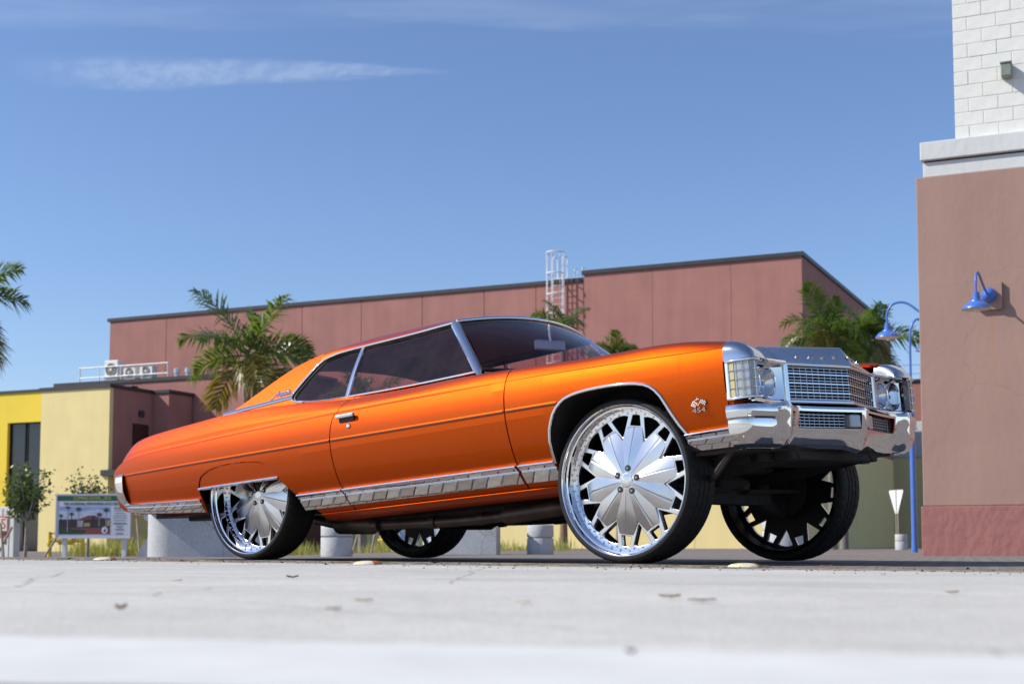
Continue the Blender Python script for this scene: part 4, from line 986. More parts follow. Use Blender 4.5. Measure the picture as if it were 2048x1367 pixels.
doors = {}
for sg in (-1, 1):
    xs = fan(-.668, -.42, 6) + [-.4065] + [a for a, _ in ARCH] + [.4615] + fan(.50, XA, 5)
    ff = side_panel('front_fender', xs, zb_f, sg)
    xs = fan(0, 1, 26)
    dr = side_panel('door', [-2.085 + (1.41) * s for s in xs], lambda x: .475, sg,
                    xfn=lambda x0, z, i: SEAM(z) * (1 - xs[i]) + (-.676) * xs[i])
    doors[sg] = dr
    xq = [-4.535, -4.52, -4.505, -4.485, -4.46, -4.43, -4.39, -4.33] + fan(-4.26, -3.5, 14) + [-3.4826] + [a for a, _ in SK] + fan(-2.62, -2.40, 5) + [-2.388] + fan(-2.35, -2.093, 5)
    nq = len(xq)
    qp = side_panel('quarter_panel', xq, zb_q, sg, xfn=lambda x0, z, i: x0 if x0 < -2.4 else x0 + (SEAM(z) - .008 + 2.093) * ((x0 + 2.4) / (.307)))
    # fender skirt over the rear wheel
    P = []
    for x in fan(-3.476, -2.650, 30):
        t = SKF(x) - .004; b = .733
        P.append([(x, sg * (side_y(x, b + (t - b) * k / 8) - .006), b + max(0, t - b) * k / 8) for k in range(9)])
    sk = grid(P, 'fender_skirt', PAINT, car, smooth=15, thick=0.010, flip=(sg < 0), matrix=BM)
    P = []
    for x in fan(-3.482, -2.642, 14): P.append([(x, sg * (side_y(x, .735) + o), z) for o, z in ((-.004, .724), (.006, .727), (.009, .734), (.006, .742), (-.004, .744))])
    grid(P, 'skirt_trim', CHROME, sk, smooth=40, thick=.006, flip=(sg < 0))

    # bright sill mouldings with their raised upper bead
    SEC = [(0, -.002), (.03, .006), (.30, .008), (.60, .009), (.635, .003), (.665, .003), (.70, .010), (.83, .011), (.86, .017), (.93, .021), (.985, .017), (1, -.002)]
    def moulding(x0, x1, zbf, ztf, par, name='sill_moulding', n=10):
        P = []
        for x in fan(x0, x1, n):
            b, t = zbf(x), ztf(x)
            P.append([(x, sg * (side_y(x, b + (t - b) * q) + o), b + (t - b) * q) for q, o in SEC])
        return grid(P, name, CHROME, par, smooth=25, thick=.006, flip=(sg < 0))
    moulding(-2.515, -2.10, lambda x: .508, lambda x: .612, qp)
    moulding(-2.088, -.682, lambda x: .508, lambda x: .612, dr, n=20)
    moulding(-.662, -.412, lambda x: .508, lambda x: .612, ff, n=5)
    moulding(.445, .700, lambda x: .567, lambda x: .657 + (x - .45) * .03, ff, n=6)
    moulding(-4.41, -3.50, lambda x: REARB(x) + .002, lambda x: .668 - (x + 3.5) * .042, qp, n=14)
    # slim body-side trim with dark insert
    def trim(x0, x1, par, n=16):
        for nm, mt, sec in (('side_trim', PAINT, [(-.010, -.002), (-.009, .002), (-.004, .004), (.005, .004), (.009, .002), (.010, -.002)]), ('trim_insert', TRIMDARK, [(-.0085, .002), (-.0075, .0052), (-.0005, .0052), (.0005, .002)])):
            P = []
            for x in fan(x0, x1, n): P.append([(x, sg * (side_y(x, .912 + dz) + o), .912 + dz) for dz, o in sec])
            grid(P, nm, mt, par, smooth=40, thick=.003, flip=(sg < 0))
    trim(-4.47, -2.104, qp, 26); trim(-2.090, -.683, dr); trim(-.663, -.306, ff, 5)
    # wheel arch bright moulding and dark liner
    pts = [(x, sg * (side_y(x, z) + .002), z) for x, z in ARCH]
    MB().tube(pts, .0095, 8).build('arch_moulding', CHROME, ff, smooth=50)
    P = [[(x, sg * (side_y(x, z) - .010 - d), z + (.01 if d else 0)) for d in (0, .12, .33)] for x, z in ARCH]
    grid(P, 'wheel_well', UNDER, car, smooth=40, thick=.004, matrix=BM)
    # sill under the doors
    P = [[(x, sg * y, z) for y, z in ((.838, .474), (.80, .445), (.72, .430), (.62, .43))] for x in (-2.385, -1.9, -1.2, -.67, -.41)]
    grid(P, 'rocker_panel', PAINT, car, smooth=30, thick=.004, flip=(sg > 0), matrix=BM)
    # door handle and lock
    yh = side_y(-1.94, 1.04)
    h = MB().box(-2.022, -1.862, sg * (yh + .012), sg * (yh + .034), 1.034, 1.058).build('door_handle', GRM, dr, bevel=.006)
    MB().box(-2.008, -1.876, sg * (yh - .004), sg * (yh + .012), 1.012, 1.045).build('handle_recess', BLACK, dr)
    MB().lathe([(.016, 0), (.016, .006), (.012, .010), (.005, .009), (.001, .009)], 16, Matrix.Translation((-1.925, sg * (side_y(-1.925, .985) - .001), .985)) @ Matrix.Rotation(R(90) * (1 if sg < 0 else -1), 4, 'X')).build('door_lock', CHROME, dr, smooth=40)

# ---- greenhouse
def gy(z): return .87 - .543 * (z - 1.19) + .012 * math.sin(math.pi * min(1, max(0, (z - 1.19) / .37)))
EDG = pchip([-3.45, -3.36, -3.284, -3.177, -3.029, -2.885, -2.743, -2.616, -2.437, -2.257, -2.075, -1.85, -1.631, -1.416, -1.28], [1.205, 1.213, 1.228, 1.256, 1.320, 1.388, 1.452, 1.496, 1.532, 1.554, 1.565, 1.570, 1.572, 1.567, 1.556])
DRP = pchip([-2.50, -2.41, -2.27, -2.06, -1.66, -1.31, -1.28], [1.46, 1.484, 1.509, 1.518, 1.527, 1.541, 1.542])
def ye(x): return gy(EDG(x)) - .048 * sstep(x, -2.45, -1.95)
CEN = pchip([-3.45, -3.3, -3.0, -2.8, -2.6, -2.3, -2.0, -1.6, -1.3, -1.15], [1.215, 1.262, 1.395, 1.485, 1.565, 1.632, 1.655, 1.650, 1.618, 1.598])
def roof_z(x, y):
    q = min(1, abs(y) / ye(x)); return EDG(x) + .0 + (CEN(x) - EDG(x)) * (1 - q**3.2)
def front_x(y): return -1.175 - .115 * (y / .66)**2
js = [-1, -.97, -.93, -.88, -.8, -.7, -.55, -.35, -.15, 0, .15, .35, .55, .7, .8, .88, .93, .97, 1]
xsr = fan(0, 1, 34)
def rear_glass_cell(x, y): return -3.36 < x < -2.78 and abs(y) < .60
P = []
for s in xsr:
    row = []
    for j in js:
        yn = j
        x = None
        y0 = yn * .665; xf = front_x(y0); x = xf + (-3.42 - xf) * s
        y = yn * ye(x); row.append((x, y, roof_z(x, y)))
    P.append(row)
def rskip(i, j):
    c = [P[a][b] for a in (i, i + 1) for b in (j, j + 1)]
    return rear_glass_cell(sum(p[0] for p in c) / 4, sum(p[1] for p in c) / 4)
roof = grid(P, 'roof', PAINT, car, smooth=12, thick=.012, matrix=BM, skip=rskip)
G = [[(p[0], p[1], p[2] - .004) for p in row] for row in P]
grid(G, 'rear_window', WSCREEN, car, smooth=30, matrix=BM, skip=lambda i, j: not rskip(i, j))
grid([[(p[0] - .02, p[1] * .95, p[2] - .035) for p in row] for row in P[:20]], 'headliner', HEAD, car, smooth=30, matrix=BM)

XRW = pchip([1.185, 1.192, 1.20, 1.213, 1.236, 1.263, 1.323, 1.415, 1.465, 1.484, 1.495], [-2.26, -2.33, -2.42, -2.51, -2.585, -2.605, -2.563, -2.482, -2.43, -2.40, -2.36])   # rear edge of quarter window
XSE = pchip([1.19, 1.205, 1.228, 1.256, 1.320, 1.388, 1.452, 1.496, 1.532], [-3.50, -3.42, -3.284, -3.177, -3.029, -2.885, -2.743, -2.616, -2.437])
for sg in (-1, 1):
    # roof side rail above the windows
    P = []
    for x in fan(-2.44, -1.285, 24):
        a, b = DRP(x), EDG(x) + .0; y0, y1 = gy(a), ye(x); row = []
        for k in range(7):
            t = k / 6; row.append((x, sg * (y0 + (y1 - y0) * (t * .55 + .45 * t * t)), a + (b - a) * (1.45 * t - .45 * t * t)))
        P.append(row)
    grid(P, 'roof_rail', PAINT, roof, smooth=20, thick=.01, flip=(sg < 0))
    # sail panel behind the quarter window
    P = []
    for z in [1.195 + (1.532 - 1.195) * k / 26 for k in range(27)]:
        xa = XRW(z) if z < 1.49 else -2.36 - (z - 1.49) / .042 * .075
        xb = XSE(z); P.append([(xa + (xb - xa) * s, sg * gy(z), z) for s in fan(0, 1, 16)])
    sail = grid(P, 'sail_panel', PAINT, roof, smooth=20, thick=.01, flip=(sg < 0))
    # bright strip along the sail panel foot
    P = []
    for s in fan(0, 1, 14):
        x = -2.612 + (-3.30 + 2.612) * s; z = 1.262 + (1.233 - 1.262) * s
        P.append([(x, sg * (gy(z + dz) + o), z + dz) for dz, o in ((-.014, 0), (-.013, .006), (-.002, .010), (.002, .007), (.012, .006), (.013, 0))])
    grid(P, 'sail_strip', pmat('strip_chrome', (0.46, 0.47, 0.52), rough=0.16, metal=1.0, var=0.02) if sg < 0 else MATS['strip_chrome'], sail, smooth=30, thick=.004, flip=(sg > 0))
    # windows
    P = []
    for k in range(9):
        q = k / 8; row = []
        for s in fan(0, 1, 12):
            x0 = -2.046 + (-1.0 + 2.046) * s; x1 = -2.056 + (-1.305 + 2.056) * s
            zt = DRP(x1) - .004; z = 1.176 + (zt - 1.176) * q; row.append((x0 + (x1 - x0) * q, sg * (gy(z) - .014), z))
        P.append(row)
    dg_ = grid(P, 'door_window', WINDOW, car, smooth=30, matrix=BM)
    P = []
    for k in range(15):
        z = 1.186 + (1.494 - 1.186) * k / 14; P.append([(-2.064 + (XRW(z) + .004 + 2.064) * s, sg * (gy(z) - .014), z) for s in fan(0, 1, 8)])
    qg = grid(P, 'quarter_window', WINDOW, car, smooth=30, matrix=BM)
    # bright window surround: drip rail, rear edge, belt
    rail_pts = [(x, sg * (gy(DRP(x)) + .006), DRP(x)) for x in fan(-1.29, -2.36, 16)]
    zz = [1.484, 1.465, 1.44, 1.415, 1.37, 1.323, 1.29, 1.263, 1.248, 1.236, 1.224, 1.213, 1.206]
    rail_pts += [(XRW(z) - .004, sg * (gy(z) + .004), z) for z in zz]
    MB().tube(rail_pts, .0085, 8).build('drip_rail', CHROME, roof, smooth=60)
    inner = [(x + (0 if i < 17 else .016), y - sg * .016, z - .012) for i, (x, y, z) in enumerate(rail_pts)]
    MB().tube(inner, .013, 6).build('weatherstrip', BLACK, roof, smooth=60)
    belt = [(x, sg * (gy(1.19) + .004 + (.0 if x > -2.2 else .004)), z) for x, z in [(-.985, 1.186), (-1.2, 1.183), (-1.5, 1.180), (-1.8, 1.182), (-2.05, 1.186), (-2.25, 1.190), (-2.40, 1.202), (-2.50, 1.216)]]
    MB().tube(smooth_path(belt, 3), .006, 6).build('belt_moulding', CHROME, doors[sg], smooth=60)
    # glass divider and A-pillar
    P = []
    for z in fan(1.178, 1.516, 8): P.append([(x, sg * (gy(z) - .010 + o), z) for x, o in ((-2.078, -.004), (-2.076, .010), (-2.062, .012), (-2.048, .010), (-2.046, -.004))])
    grid(P, 'window_divider', CHROME, car, smooth=40, thick=.004, matrix=BM)
    P = []
    for s in fan(0, 1, 10):
        c = Vector((-.972, .845, 1.165)).lerp(Vector((-1.302, .672, 1.548)), s); row = []
        for dx, dy in ((-.030, -.010), (-.024, .006), (-.006, .013), (.014, .008), (.026, -.006), (.028, -.024)): row.append((c.x + dx, sg * (c.y + dy), c.z))
        P.append(row)
    grid(P, 'a_pillar', CHROME, car, smooth=35, thick=.006, matrix=BM)

# windscreen with bright surround
def ws_pt(u, q):
    b = Vector((-.66 - .305 * u * u, .835 * u, 1.150 + .03 * u * u)); t = Vector((-1.185 - .112 * u * u, .648 * u, 1.600 - .050 * u * u))
    p = b.lerp(t, q); p.x += .03 * math.sin(math.pi * q); p.z += .018 * math.sin(math.pi * q); return p
grid([[ws_pt(u, q) for q in fan(0, 1, 10)] for u in fan(-1, 1, 28)], 'windscreen', WSCREEN, car, smooth=30, matrix=BM)
MB().tube([ws_pt(u, 1.0) + Vector((.004, 0, .006)) for u in fan(-1, 1, 24)], .013, 8).build('windscreen_trim', CHROME, car, smooth=60, matrix=BM)
MB().tube([ws_pt(u, .04) + Vector((.004, 0, .004)) for u in fan(-1, 1, 24)], .012, 8).build('cowl_seal', BLACK, car, smooth=60, matrix=BM)
mir = MB().box(-.012, .012, -.125, .125, -.036, .036).build('rear_view_mirror', pmat('mirror_back', (0.55, 0.60, 0.66), rough=0.3, metal=0.5, var=0.1), car, bevel=.012,
            matrix=BM @ Matrix.Translation((-1.115, 0.02, 1.432)) @ Matrix.Rotation(R(-12), 4, 'Z'))
MB().tube([(0.01, 0, .02), (.0, 0, .10), (.01, 0, .135)], .009, 6).build('mirror_stem', CHROME, mir, smooth=50)
for sg in (-1, 1):
    MB().tube([(-.70 - .1 * (sg > 0), sg * .1 + .25, 1.185), (-.80, sg * .1 + .05, 1.225), (-.82, sg * .1 - .30, 1.235)], .006, 6).build('wiper', BLACK, car, smooth=40, matrix=BM)

# hood, cowl, deck lid
def hood_z(x, y):
    e = TOP(x) - .034; r = .022 * (1 - sstep(abs(y), .44, .58)); return e + r - (.03 * sstep(x, .3, .66)) * sstep(abs(y), .44, .62)
def hood_front(y): return .868 - .41 * abs(y) if abs(y) < .5 else .663 - .05 * (abs(y) - .5)
P = []
for s in fan(0, 1, 24):
    row = []
    for y in fan(-.795, .795, 40):
        x = -.60 + (hood_front(y) + .60) * s; row.append((x, y, hood_z(min(x, .66), y)))
    P.append(row)
grid(P, 'hood', PAINT, car, smooth=25, thick=.012, matrix=BM)
P = [[(x, y, 1.135 + (x + .66) * -.02) for y in fan(-.82, .82, 8)] for x in (-1.0, -.8, -.60)]
grid(P, 'cowl', BLACK, car, matrix=BM)
P = [[(x, y, TOP(x) - .012 + .022 * (1 - (y / .80)**2)) for y in fan(-.80 * WID(x), .80 * WID(x), 14)] for x in fan(-4.53, -3.38, 24)]
grid(P, 'trunk_lid', PAINT, car, smooth=25, thick=.012, matrix=BM)
P = [[(-4.525 + .0 * abs(y), y, z) for y in fan(-.835, .835, 8)] for z in (.72, .80, .96)]
grid(P, 'tail_panel', PAINT, car, thick=.01, matrix=BM)

# rear bumper
def loft_bumper(path, sec, name, mat, skip=None, n=5):
    pts = smooth_path(path, n); P = []
    for i, p in enumerate(pts):
        t = (pts[min(i + 1, len(pts) - 1)] - pts[max(i - 1, 0)]); t.z = 0; t.normalize(); nrm = Vector((t.y, -t.x, 0))
        P.append([p + nrm * o + Vector((0, 0, z)) for o, z in (sec(p) if callable(sec) else sec)])
    return pts, grid(P, name, mat, car, smooth=28, thick=.006, matrix=BM, skip=(lambda i, j: skip(pts, i, j)) if skip else None, flip=False)
half = [(-4.36, 0.962), (-4.43, .957), (-4.485, .935), (-4.525, .86), (-4.545, .70), (-4.555, .35), (-4.56, 0)]
rp = [Vector((x, y, 0)) for x, y in half] + [Vector((x, -y, 0)) for x, y in reversed(half[:-1])]
_, rbmp = loft_bumper(rp, [(-.05, .925), (-.008, .922), (.004, .905), (.006, .87), (.004, .80), (-.02, .735), (-.07, .675), (-.14, .635), (-.18, .63)], 'rear_bumper', CHROME)
for sg in (-1, 1):
    for k in range(3):
        yy = sg * (.38 + .15 * k); MB().box(-4.575, -4.545, yy - .055, yy + .055, .80, .87).build('tail_light', REDL, rbmp, bevel=.006)

# ---- front end
def gx(y): return .905 - .215 * abs(y)
hd = []
for y in [-.575, -.558, -.535, -.515, -.5] + fan(-.48, -.02, 12) + [-.0005, .0005] + fan(.02, .48, 12) + [.5, .515, .535, .558, .575]:
    a = abs(y)
    if a <= .5: xt, zt, xb = .875 - .41 * a, 1.103, .935 - .255 * a
    else:
        s = (a - .5) / .075; xt, zt, xb = .67 - .03 * s, 1.103 - .085 * s**1.5, .8075 - .03 * s
    zb_ = 1.002
    hd.append([(xt - .03, y, zt - .002), (xt - .008, y, zt + .001)] + [(xt + (xb - xt) * q, y, zt + (zb_ - zt) * (q**1.15)) for q in (.05, .2, .4, .6, .8, .95, 1)] + [(xb + .004, y, zb_ - .006), (xb - .02, y, zb_ - .012)])
header = grid(hd, 'header_panel', CHROME, car, smooth=30, thick=.006, matrix=BM)
header.data.materials[0] = pmat('satin_chrome', (0.62, 0.63, 0.66), rough=0.2, metal=1.0, var=0.03)
for k, ch in enumerate('CHEVROLET'):
    y = (k - 4) * .0895; q = .70; a = abs(y)
    xt, xb = .875 - .41 * a, .935 - .255 * a; x = xt + (xb - xt) * q; z = 1.103 + (1.002 - 1.103) * (q**1.15)
    sl = -.33 if y > .001 else (.33 if y < -.001 else 0)
    X = Vector((sl, 1, 0)).normalized(); Up = Vector((xt - xb, 0, .101)).normalized(); Up = (Up - X * Up.dot(X)).normalized(); Nn = X.cross(Up).normalized()
    M = Matrix(((X.x, Up.x, Nn.x, x + Nn.x * .004), (X.y, Up.y, Nn.y, y + Nn.y * .004), (X.z, Up.z, Nn.z, z + Nn.z * .004), (0, 0, 0, 1)))
    text_mesh('letter', ch, .036, GRM, .003, header, M, sx=1.25)
# chrome lip under the header, grille surround
def vbar(z, off, r, y0, y1, name, par, mat=CHROME, n=10): return MB().tube([(gx(y) + off, y, z) for y in fan(y0, y1, n)], r, 8).build(name, mat, par)
grl = MB().prism([(.70, -.485), (.79, -.485), (.885, 0), (.79, .485), (.70, .485)], .79, .985).build('grille', BLACK, car, matrix=BM)
for z, r in ((.990, .012), (.797, .012)):
    for s in (-1, 1): MB().tube([(gx(y) + .012, y, z) for y in fan(0, s * .50, 8)], r, 8).build('grille_surround', CHROME, grl, smooth=50)
for s in (-1, 1):
    MB().box(gx(.5) - .03, gx(.5) + .022, s * .488, s * .522, .785, .998).build('grille_surround', CHROME, grl, bevel=.008)
def blade(z, h, d, name, mat):
    mb = MB(); mb.prism([(gx(.485) + d, -.485), (gx(0) + d, 0), (gx(.485) + d, .485), (gx(.485) + d - .012, .485), (gx(0) + d - .012, 0), (gx(.485) + d - .012, -.485)], z - h / 2, z + h / 2)
    return mb.build(name, mat, grl)
for k in range(11):
    z = .8135 + k * .01615
    if k in (2, 5, 8): blade(z, .0065, .010, 'grille_bar', CHROME)
    else: blade(z, .0038, .003, 'grille_bar', GRM)
vb = {}
for k in range(-10, 11):
    y = k * .0475
    MB().box(gx(y) - .05, gx(y) + .002, y - .0028, y + .0028, .803, .983).build('grille_fin', GRM, grl)
# headlamp bays
for sg in (-1, 1):
    bay = []
    for y in (.524, .53, .60, .68, .76, .84, .895):
        bay.append([(x, sg * y, z) for x, z in ((.815, .995), (.80, .987), (.755 if .53 < y < .89 else .80, .975), (.74 if .53 < y < .89 else .80, .89), (.755 if .53 < y < .89 else .80, .805), (.80, .793), (.815, .787))])
    hb = grid(bay, 'headlight_bezel', CHROME, car, smooth=30, thick=.005, flip=(sg > 0), matrix=BM)
    MB().tube([(.812, sg * .515, .996), (.806, sg * .70, .997), (.835, sg * .90, .990)], .012, 8).build('bezel_bar', CHROME, hb, smooth=50)
    MB().tube([(.812, sg * .515, .787), (.806, sg * .70, .786), (.835, sg * .90, .788)], .012, 8).build('bezel_bar', CHROME, hb, smooth=50)
    for yy in (.655, .812):
        Mh = BM @ Matrix.Translation((.752, sg * yy, .889)) @ Matrix.Rotation(R(90), 4, 'Y')
        hl = MB().lathe([(.083, 0), (.083, .03), (.078, .04), (.072, .038), (.070, .03), (.070, .02)], 32).build('headlight', CHROME, car, smooth=35, matrix=Mh)
        MB().lathe([(.069, .03), (.05, .005), (.025, -.012), (.001, -.016)], 28).build('reflector', CHROME, hl, smooth=60)
        MB().lathe([(.012, -.01), (.012, .012), (.001, .013)], 12).build('bulb', LENS, hl, smooth=40)
        MB().lathe([(.070, .030), (.060, .040), (.04, .047), (.02, .050), (.001, .051)], 28).build('lens', HLGLASS, hl, smooth=60)
    # wrap-round corner lamp with bright bars
    poly = [(.738, .940), (.80, .942), (.848, .934), (.856, .925), (.856, .872), (.825, .872), (.825, .912), (.738, .918)]
    cl = MB().prism([(x, sg * y) for x, y in poly], .802, .976).build('corner_lamp', LENS, car, matrix=BM)
    MB().prism([(x, sg * y) for x, y in [(.740, .9435), (.766, .9445), (.766, .93), (.740, .93)]], .805, .973).build('amber_lens', AMBER, cl)
    MB().prism([(x, sg * y) for x, y in [(.858, .918), (.858, .902), (.85, .902), (.85, .918)]], .805, .973).build('amber_lens', AMBER, cl)
    for z in (.845, .889, .933): MB().tube([(.735, sg * .946, z), (.80, sg * .948, z), (.850, sg * .940, z), (.861, sg * .926, z), (.861, sg * .872, z)], .0022, 6).build('lamp_bar', CHROME, cl)
    for x, y in ((.775, .9478), (.815, .9462), (.845, .941), (.861, .905)): MB().tube([(x, sg * y, .803), (x, sg * y, .975)], .0018, 6).build('lamp_bar', CHROME, cl)
    for z in (.797, .982): MB().tube([(.722, sg * .944, z), (.80, sg * .948, z), (.852, sg * .940, z), (.864, sg * .926, z), (.862, sg * .865, z)], .0085, 8).build('lamp_bezel', CHROME, cl, smooth=50)
    MB().box(.716, .738, sg * .915, sg * .9495, .79, .988).build('lamp_bezel', CHROME, cl, bevel=.005)
    # bright fender cap
    TC = pchip([.7165, .75, .79, .82, .842, .856, .866], [1.0925, 1.089, 1.076, 1.058, 1.038, 1.018, .992])
    P = []
    for x in (.7165, .73, .75, .77, .79, .805, .82, .832, .842, .850, .856, .861, .866):
        t = TC(x); s = (x - .7165) / .15; z0 = .985; row = []
        yo = side_y(min(x, .72), 1.0) - .010 * s * s - .012 * s**6
        for q, yy in ((0, yo), (.25, yo - .001), (.5, yo - .004), (.7, yo - .012), (.85, yo - .024), (.95, yo - .042), (1, yo - .065), (1.0, yo - .10), (.96, yo - .145), (.82, yo - .175), (.45, yo - .19), (0, yo - .195)):
            row.append((x - .02 * max(0, (yo - yy - .05)) / .15, sg * yy, z0 + (t - z0) * q))
        P.append(row)
    grid(P, 'fender_cap', pmat('cap_chrome', (0.50, 0.51, 0.55), rough=0.11, metal=1.0, var=0.02) if sg < 0 else MATS['cap_chrome'], car, smooth=35, thick=.005, flip=(sg < 0), matrix=BM)
    # painted filler between fender and bumper, hood side in front of the fender
    P = [[(x, sg * y, z) for x, y in ((.700, side_y(.70, z) - .004), (.735, .915), (.76, .87), (.765, .55))] for z in (.60, .70, .795)]
    grid(P, 'front_filler', PAINT, car, smooth=25, thick=.004, flip=(sg > 0), matrix=BM)
    P = [[(x, sg * y, 1.0 + .055 * (.80 - x) / .2 * (1 if y > .5 else 1)) for x in (.60, .70, .80)] for y in (.50, .65, .80)]
    grid(P, 'hood_lip', PAINT, car, smooth=25, thick=.004, matrix=BM)

# front bumper: V-shaped bar with raised guards, two grille slots, wrapped ends
halfb = [(.995, 0, 0), (.975, .09, 0), (.938, .28, 0), (.908, .45, 0), (.898, .56, 0), (.906, .62, 0), (.926, .675, 0), (.924, .725, 0), (.894, .785, 0), (.876, .88, 0), (.850, .95, 0), (.802, .988, 0), (.735, 1.0, 0)]
bp_ = [Vector((x, -y, z)) for x, y, z in reversed(halfb)] + [Vector(p) for p in halfb[1:]]
def bsec(p):
    a = abs(p.y); guard = math.exp(-((a - .70) / .05)**2); pr = math.exp(-(a / .10)**2); en = sstep(a, .93, 1.0); wg = sstep(a, .745, .80)
    return [(-.12, .758), (-.035, .768 + .012 * guard), (-.010, .762 + .012 * guard), (0, .748), (-.001 + .003 * wg, .736), (-.0025 + .003 * wg, .722), (-.006 + .002 * wg, .700), (-.011 - .007 * wg, .668 + .022 * wg), (-.015 + .004 * guard - .001 * wg, .650), (-.024 + .006 * guard, .622),
            (-.036 + .006 * guard, .594 - .008 * pr - .006 * guard), (-.052, .570 - .03 * pr - .012 * guard), (-.085, .554 - .028 * pr - .004 * guard), (-.13, .552 + .0 * en)]
def bskip(pts, i, j):
    y = (pts[i].y + pts[min(i + 1, len(pts) - 1)].y) / 2; return 4 <= j <= 7 and .04 < abs(y) < .565
pts_b, fb_ = loft_bumper(bp_, bsec, 'front_bumper', CHROME, bskip, n=6)
MB().prism([(.78, -.60), (.825, -.585), (.90, -.05), (.90, .05), (.825, .585), (.78, .60)], .632, .745).build('bumper_slot', BLACK, fb_)
def bx_at(y): return np.interp(abs(y), [0, .09, .28, .45, .56], [.995, .975, .938, .908, .898])
for sg in (-1, 1):
    for z in (.658, .674, .690, .706, .722): MB().tube([(bx_at(y) - .03, sg * y, z) for y in fan(.135, .56, 8)], .0028, 5).build('slot_bar', GRM, fb_)
    for y in fan(.145, .55, 10): MB().box(bx_at(y) - .07, bx_at(y) - .032, sg * y - .002, sg * y + .002, .650, .730).build('slot_fin', GRM, fb_)
    pl = MB().prism([(bx_at(.05) - .05, sg * .045), (bx_at(.05) - .003, sg * .045), (bx_at(.125) - .003, sg * .128), (bx_at(.125) - .05, sg * .128)], .654, .726).build('parking_lamp', LENS, fb_, bevel=.008)
    for y, z in ((.76, .735), (.955, .70)):
        ii = min(range(len(pts_b)), key=lambda k: abs(pts_b[k].y - sg * y)); pp = pts_b[ii]
        MB().lathe([(.011, 0), (.011, .004), (.006, .008), (.001, .008)], 12, Matrix.Translation((pp.x - .002, pp.y, z)) @ Matrix.Rotation(R(90), 4, 'Y')).build('bumper_bolt', CHROME, fb_, smooth=40)

# badges
def badge(sg):
    if sg > 0: return
    x0, z0 = .555, .792; yb = -(side_y(.555, .79) + .004)
    Mb = Matrix(((1, 0, 0, x0), (0, 0, -1, yb), (0, 1, 0, z0), (0, 0, 0, 1))) @ Matrix.Scale(.85, 4)
    b = text_mesh('engine_badge', '454', .038, pmat('dark_chrome', (0.30, 0.30, 0.31), rough=0.15, metal=1.0, var=0.1), .002, car, BM @ Mb @ Matrix.Translation((.004, -.034, 0)), sx=1.6, bevel=.0004)
    inv = (Mb @ Matrix.Translation((.0, -.032, 0))).inverted()
    def put(o): o.matrix_local = inv @ Mb
    o = MB().prism([(-.052, .002), (-.022, -.012), (-.006, .012), (-.036, .026)], 0, .003).build('flag', CHROME, b); put(o)
    o = MB().prism([(-.044, .003), (-.023, -.007), (-.012, .010), (-.034, .020)], .003, .0045).build('flag_face', PAINT, b); put(o)
    o = MB().prism([(-.038, .004), (-.026, -.001), (-.020, .006), (-.031, .010)], .0045, .0055).build('flag_field', WHITEP, b); put(o)
    o = MB().prism([(.008, .012), (.045, -.006), (.058, .018), (.020, .034)], 0, .003).build('flag', BLACK, b); put(o)
    A, B, Cc = Vector((.008, .012)), Vector((.037, -.018)), Vector((.012, .022))
    for i in range(5):
        for j in range(4):
            if (i + j) % 2: continue
            p = [A + B * ((i + di) / 5) + Cc * ((j + dj) / 4) for di, dj in ((0, 0), (1, 0), (1, 1), (0, 1))]
            o = MB().prism([(q.x, q.y) for q in p], .003, .0045).build('check', WHITEP, b); put(o)
    mb = MB(); mb.tube([(-.012, .014, .002), (.0, -.005, .002)], .0025, 6); mb.tube([(.014, .02, .002), (-.002, -.006, .002)], .0025, 6); mb.tube([(-.030, .024, .002), (-.012, .032, .002), (-.004, .044, .002)], .0028, 6); mb.tube([(-.012, .032, .002), (.008, .034, .002)], .0028, 6)
    o = mb.build('badge_crest', CHROME, b); put(o)
badge(-1)
for sg in (-1, 1):
    x0, z0 = -2.715, 1.302; tilt = gy(1.30) - gy(1.31)
    X = Vector((-sg, 0, -sg * .02)).normalized(); Up = Vector((0, -sg * .5, 1)).normalized(); Up = (Up - X * Up.dot(X)).normalized(); Nn = X.cross(Up)
    p = Vector((x0 if sg > 0 else x0, sg * (gy(z0) + .003), z0))
    M = Matrix(((X.x, Up.x, Nn.x, p.x), (X.y, Up.y, Nn.y, p.y), (X.z, Up.z, Nn.z, p.z), (0, 0, 0, 1)))
    e = text_mesh('script_badge', 'Impala', .052, CHROME, .002, car, BM @ M, shear=.45, bevel=.001, sx=1.0)
    MB().prism([(-.03, -.022), (.088, -.017), (.088, -.012), (-.03, -.017)], 0, .003).build('script_underline', CHROME, e)
    MB().tube([(-.07, .012, .001), (-.085, -.018, .001), (-.105, -.034, .001), (-.118, -.030, .001)], .003, 6).build('script_tail', CHROME, e)

# ---- cabin
MB().box(-1.05, -.78, -.74, .74, .98, 1.135).build('dashboard', CLOTH, car, bevel=.03, matrix=BM)
seat = MB().box(-2.10, -1.55, -.70, .70, .62, .82).build('front_seat', CLOTH, car, bevel=.05, matrix=BM)
MB().box(-2.22, -2.06, -.70, .70, .70, 1.16).build('seat_back', CLOTH, seat, bevel=.05)
seat = MB().box(-3.0, -2.5, -.66, .66, .62, .84).build('rear_seat', CLOTH, car, bevel=.05, matrix=BM)
MB().box(-3.12, -2.95, -.66, .66, .74, 1.15).build('seat_back', CLOTH, seat, bevel=.05)
MB().box(-3.42, -3.10, -.70, .70, 1.12, 1.15).build('parcel_shelf', CLOTH, car, matrix=BM)
sw = MB().lathe([(.19, -.011), (.201, 0), (.19, .011), (.179, 0)], 40, closed=True).build('steering_wheel', BLACK, car, smooth=60, matrix=BM @ Matrix.Translation((-1.30, .38, 1.02)) @ Matrix.Rotation(R(-62), 4, 'Y'))
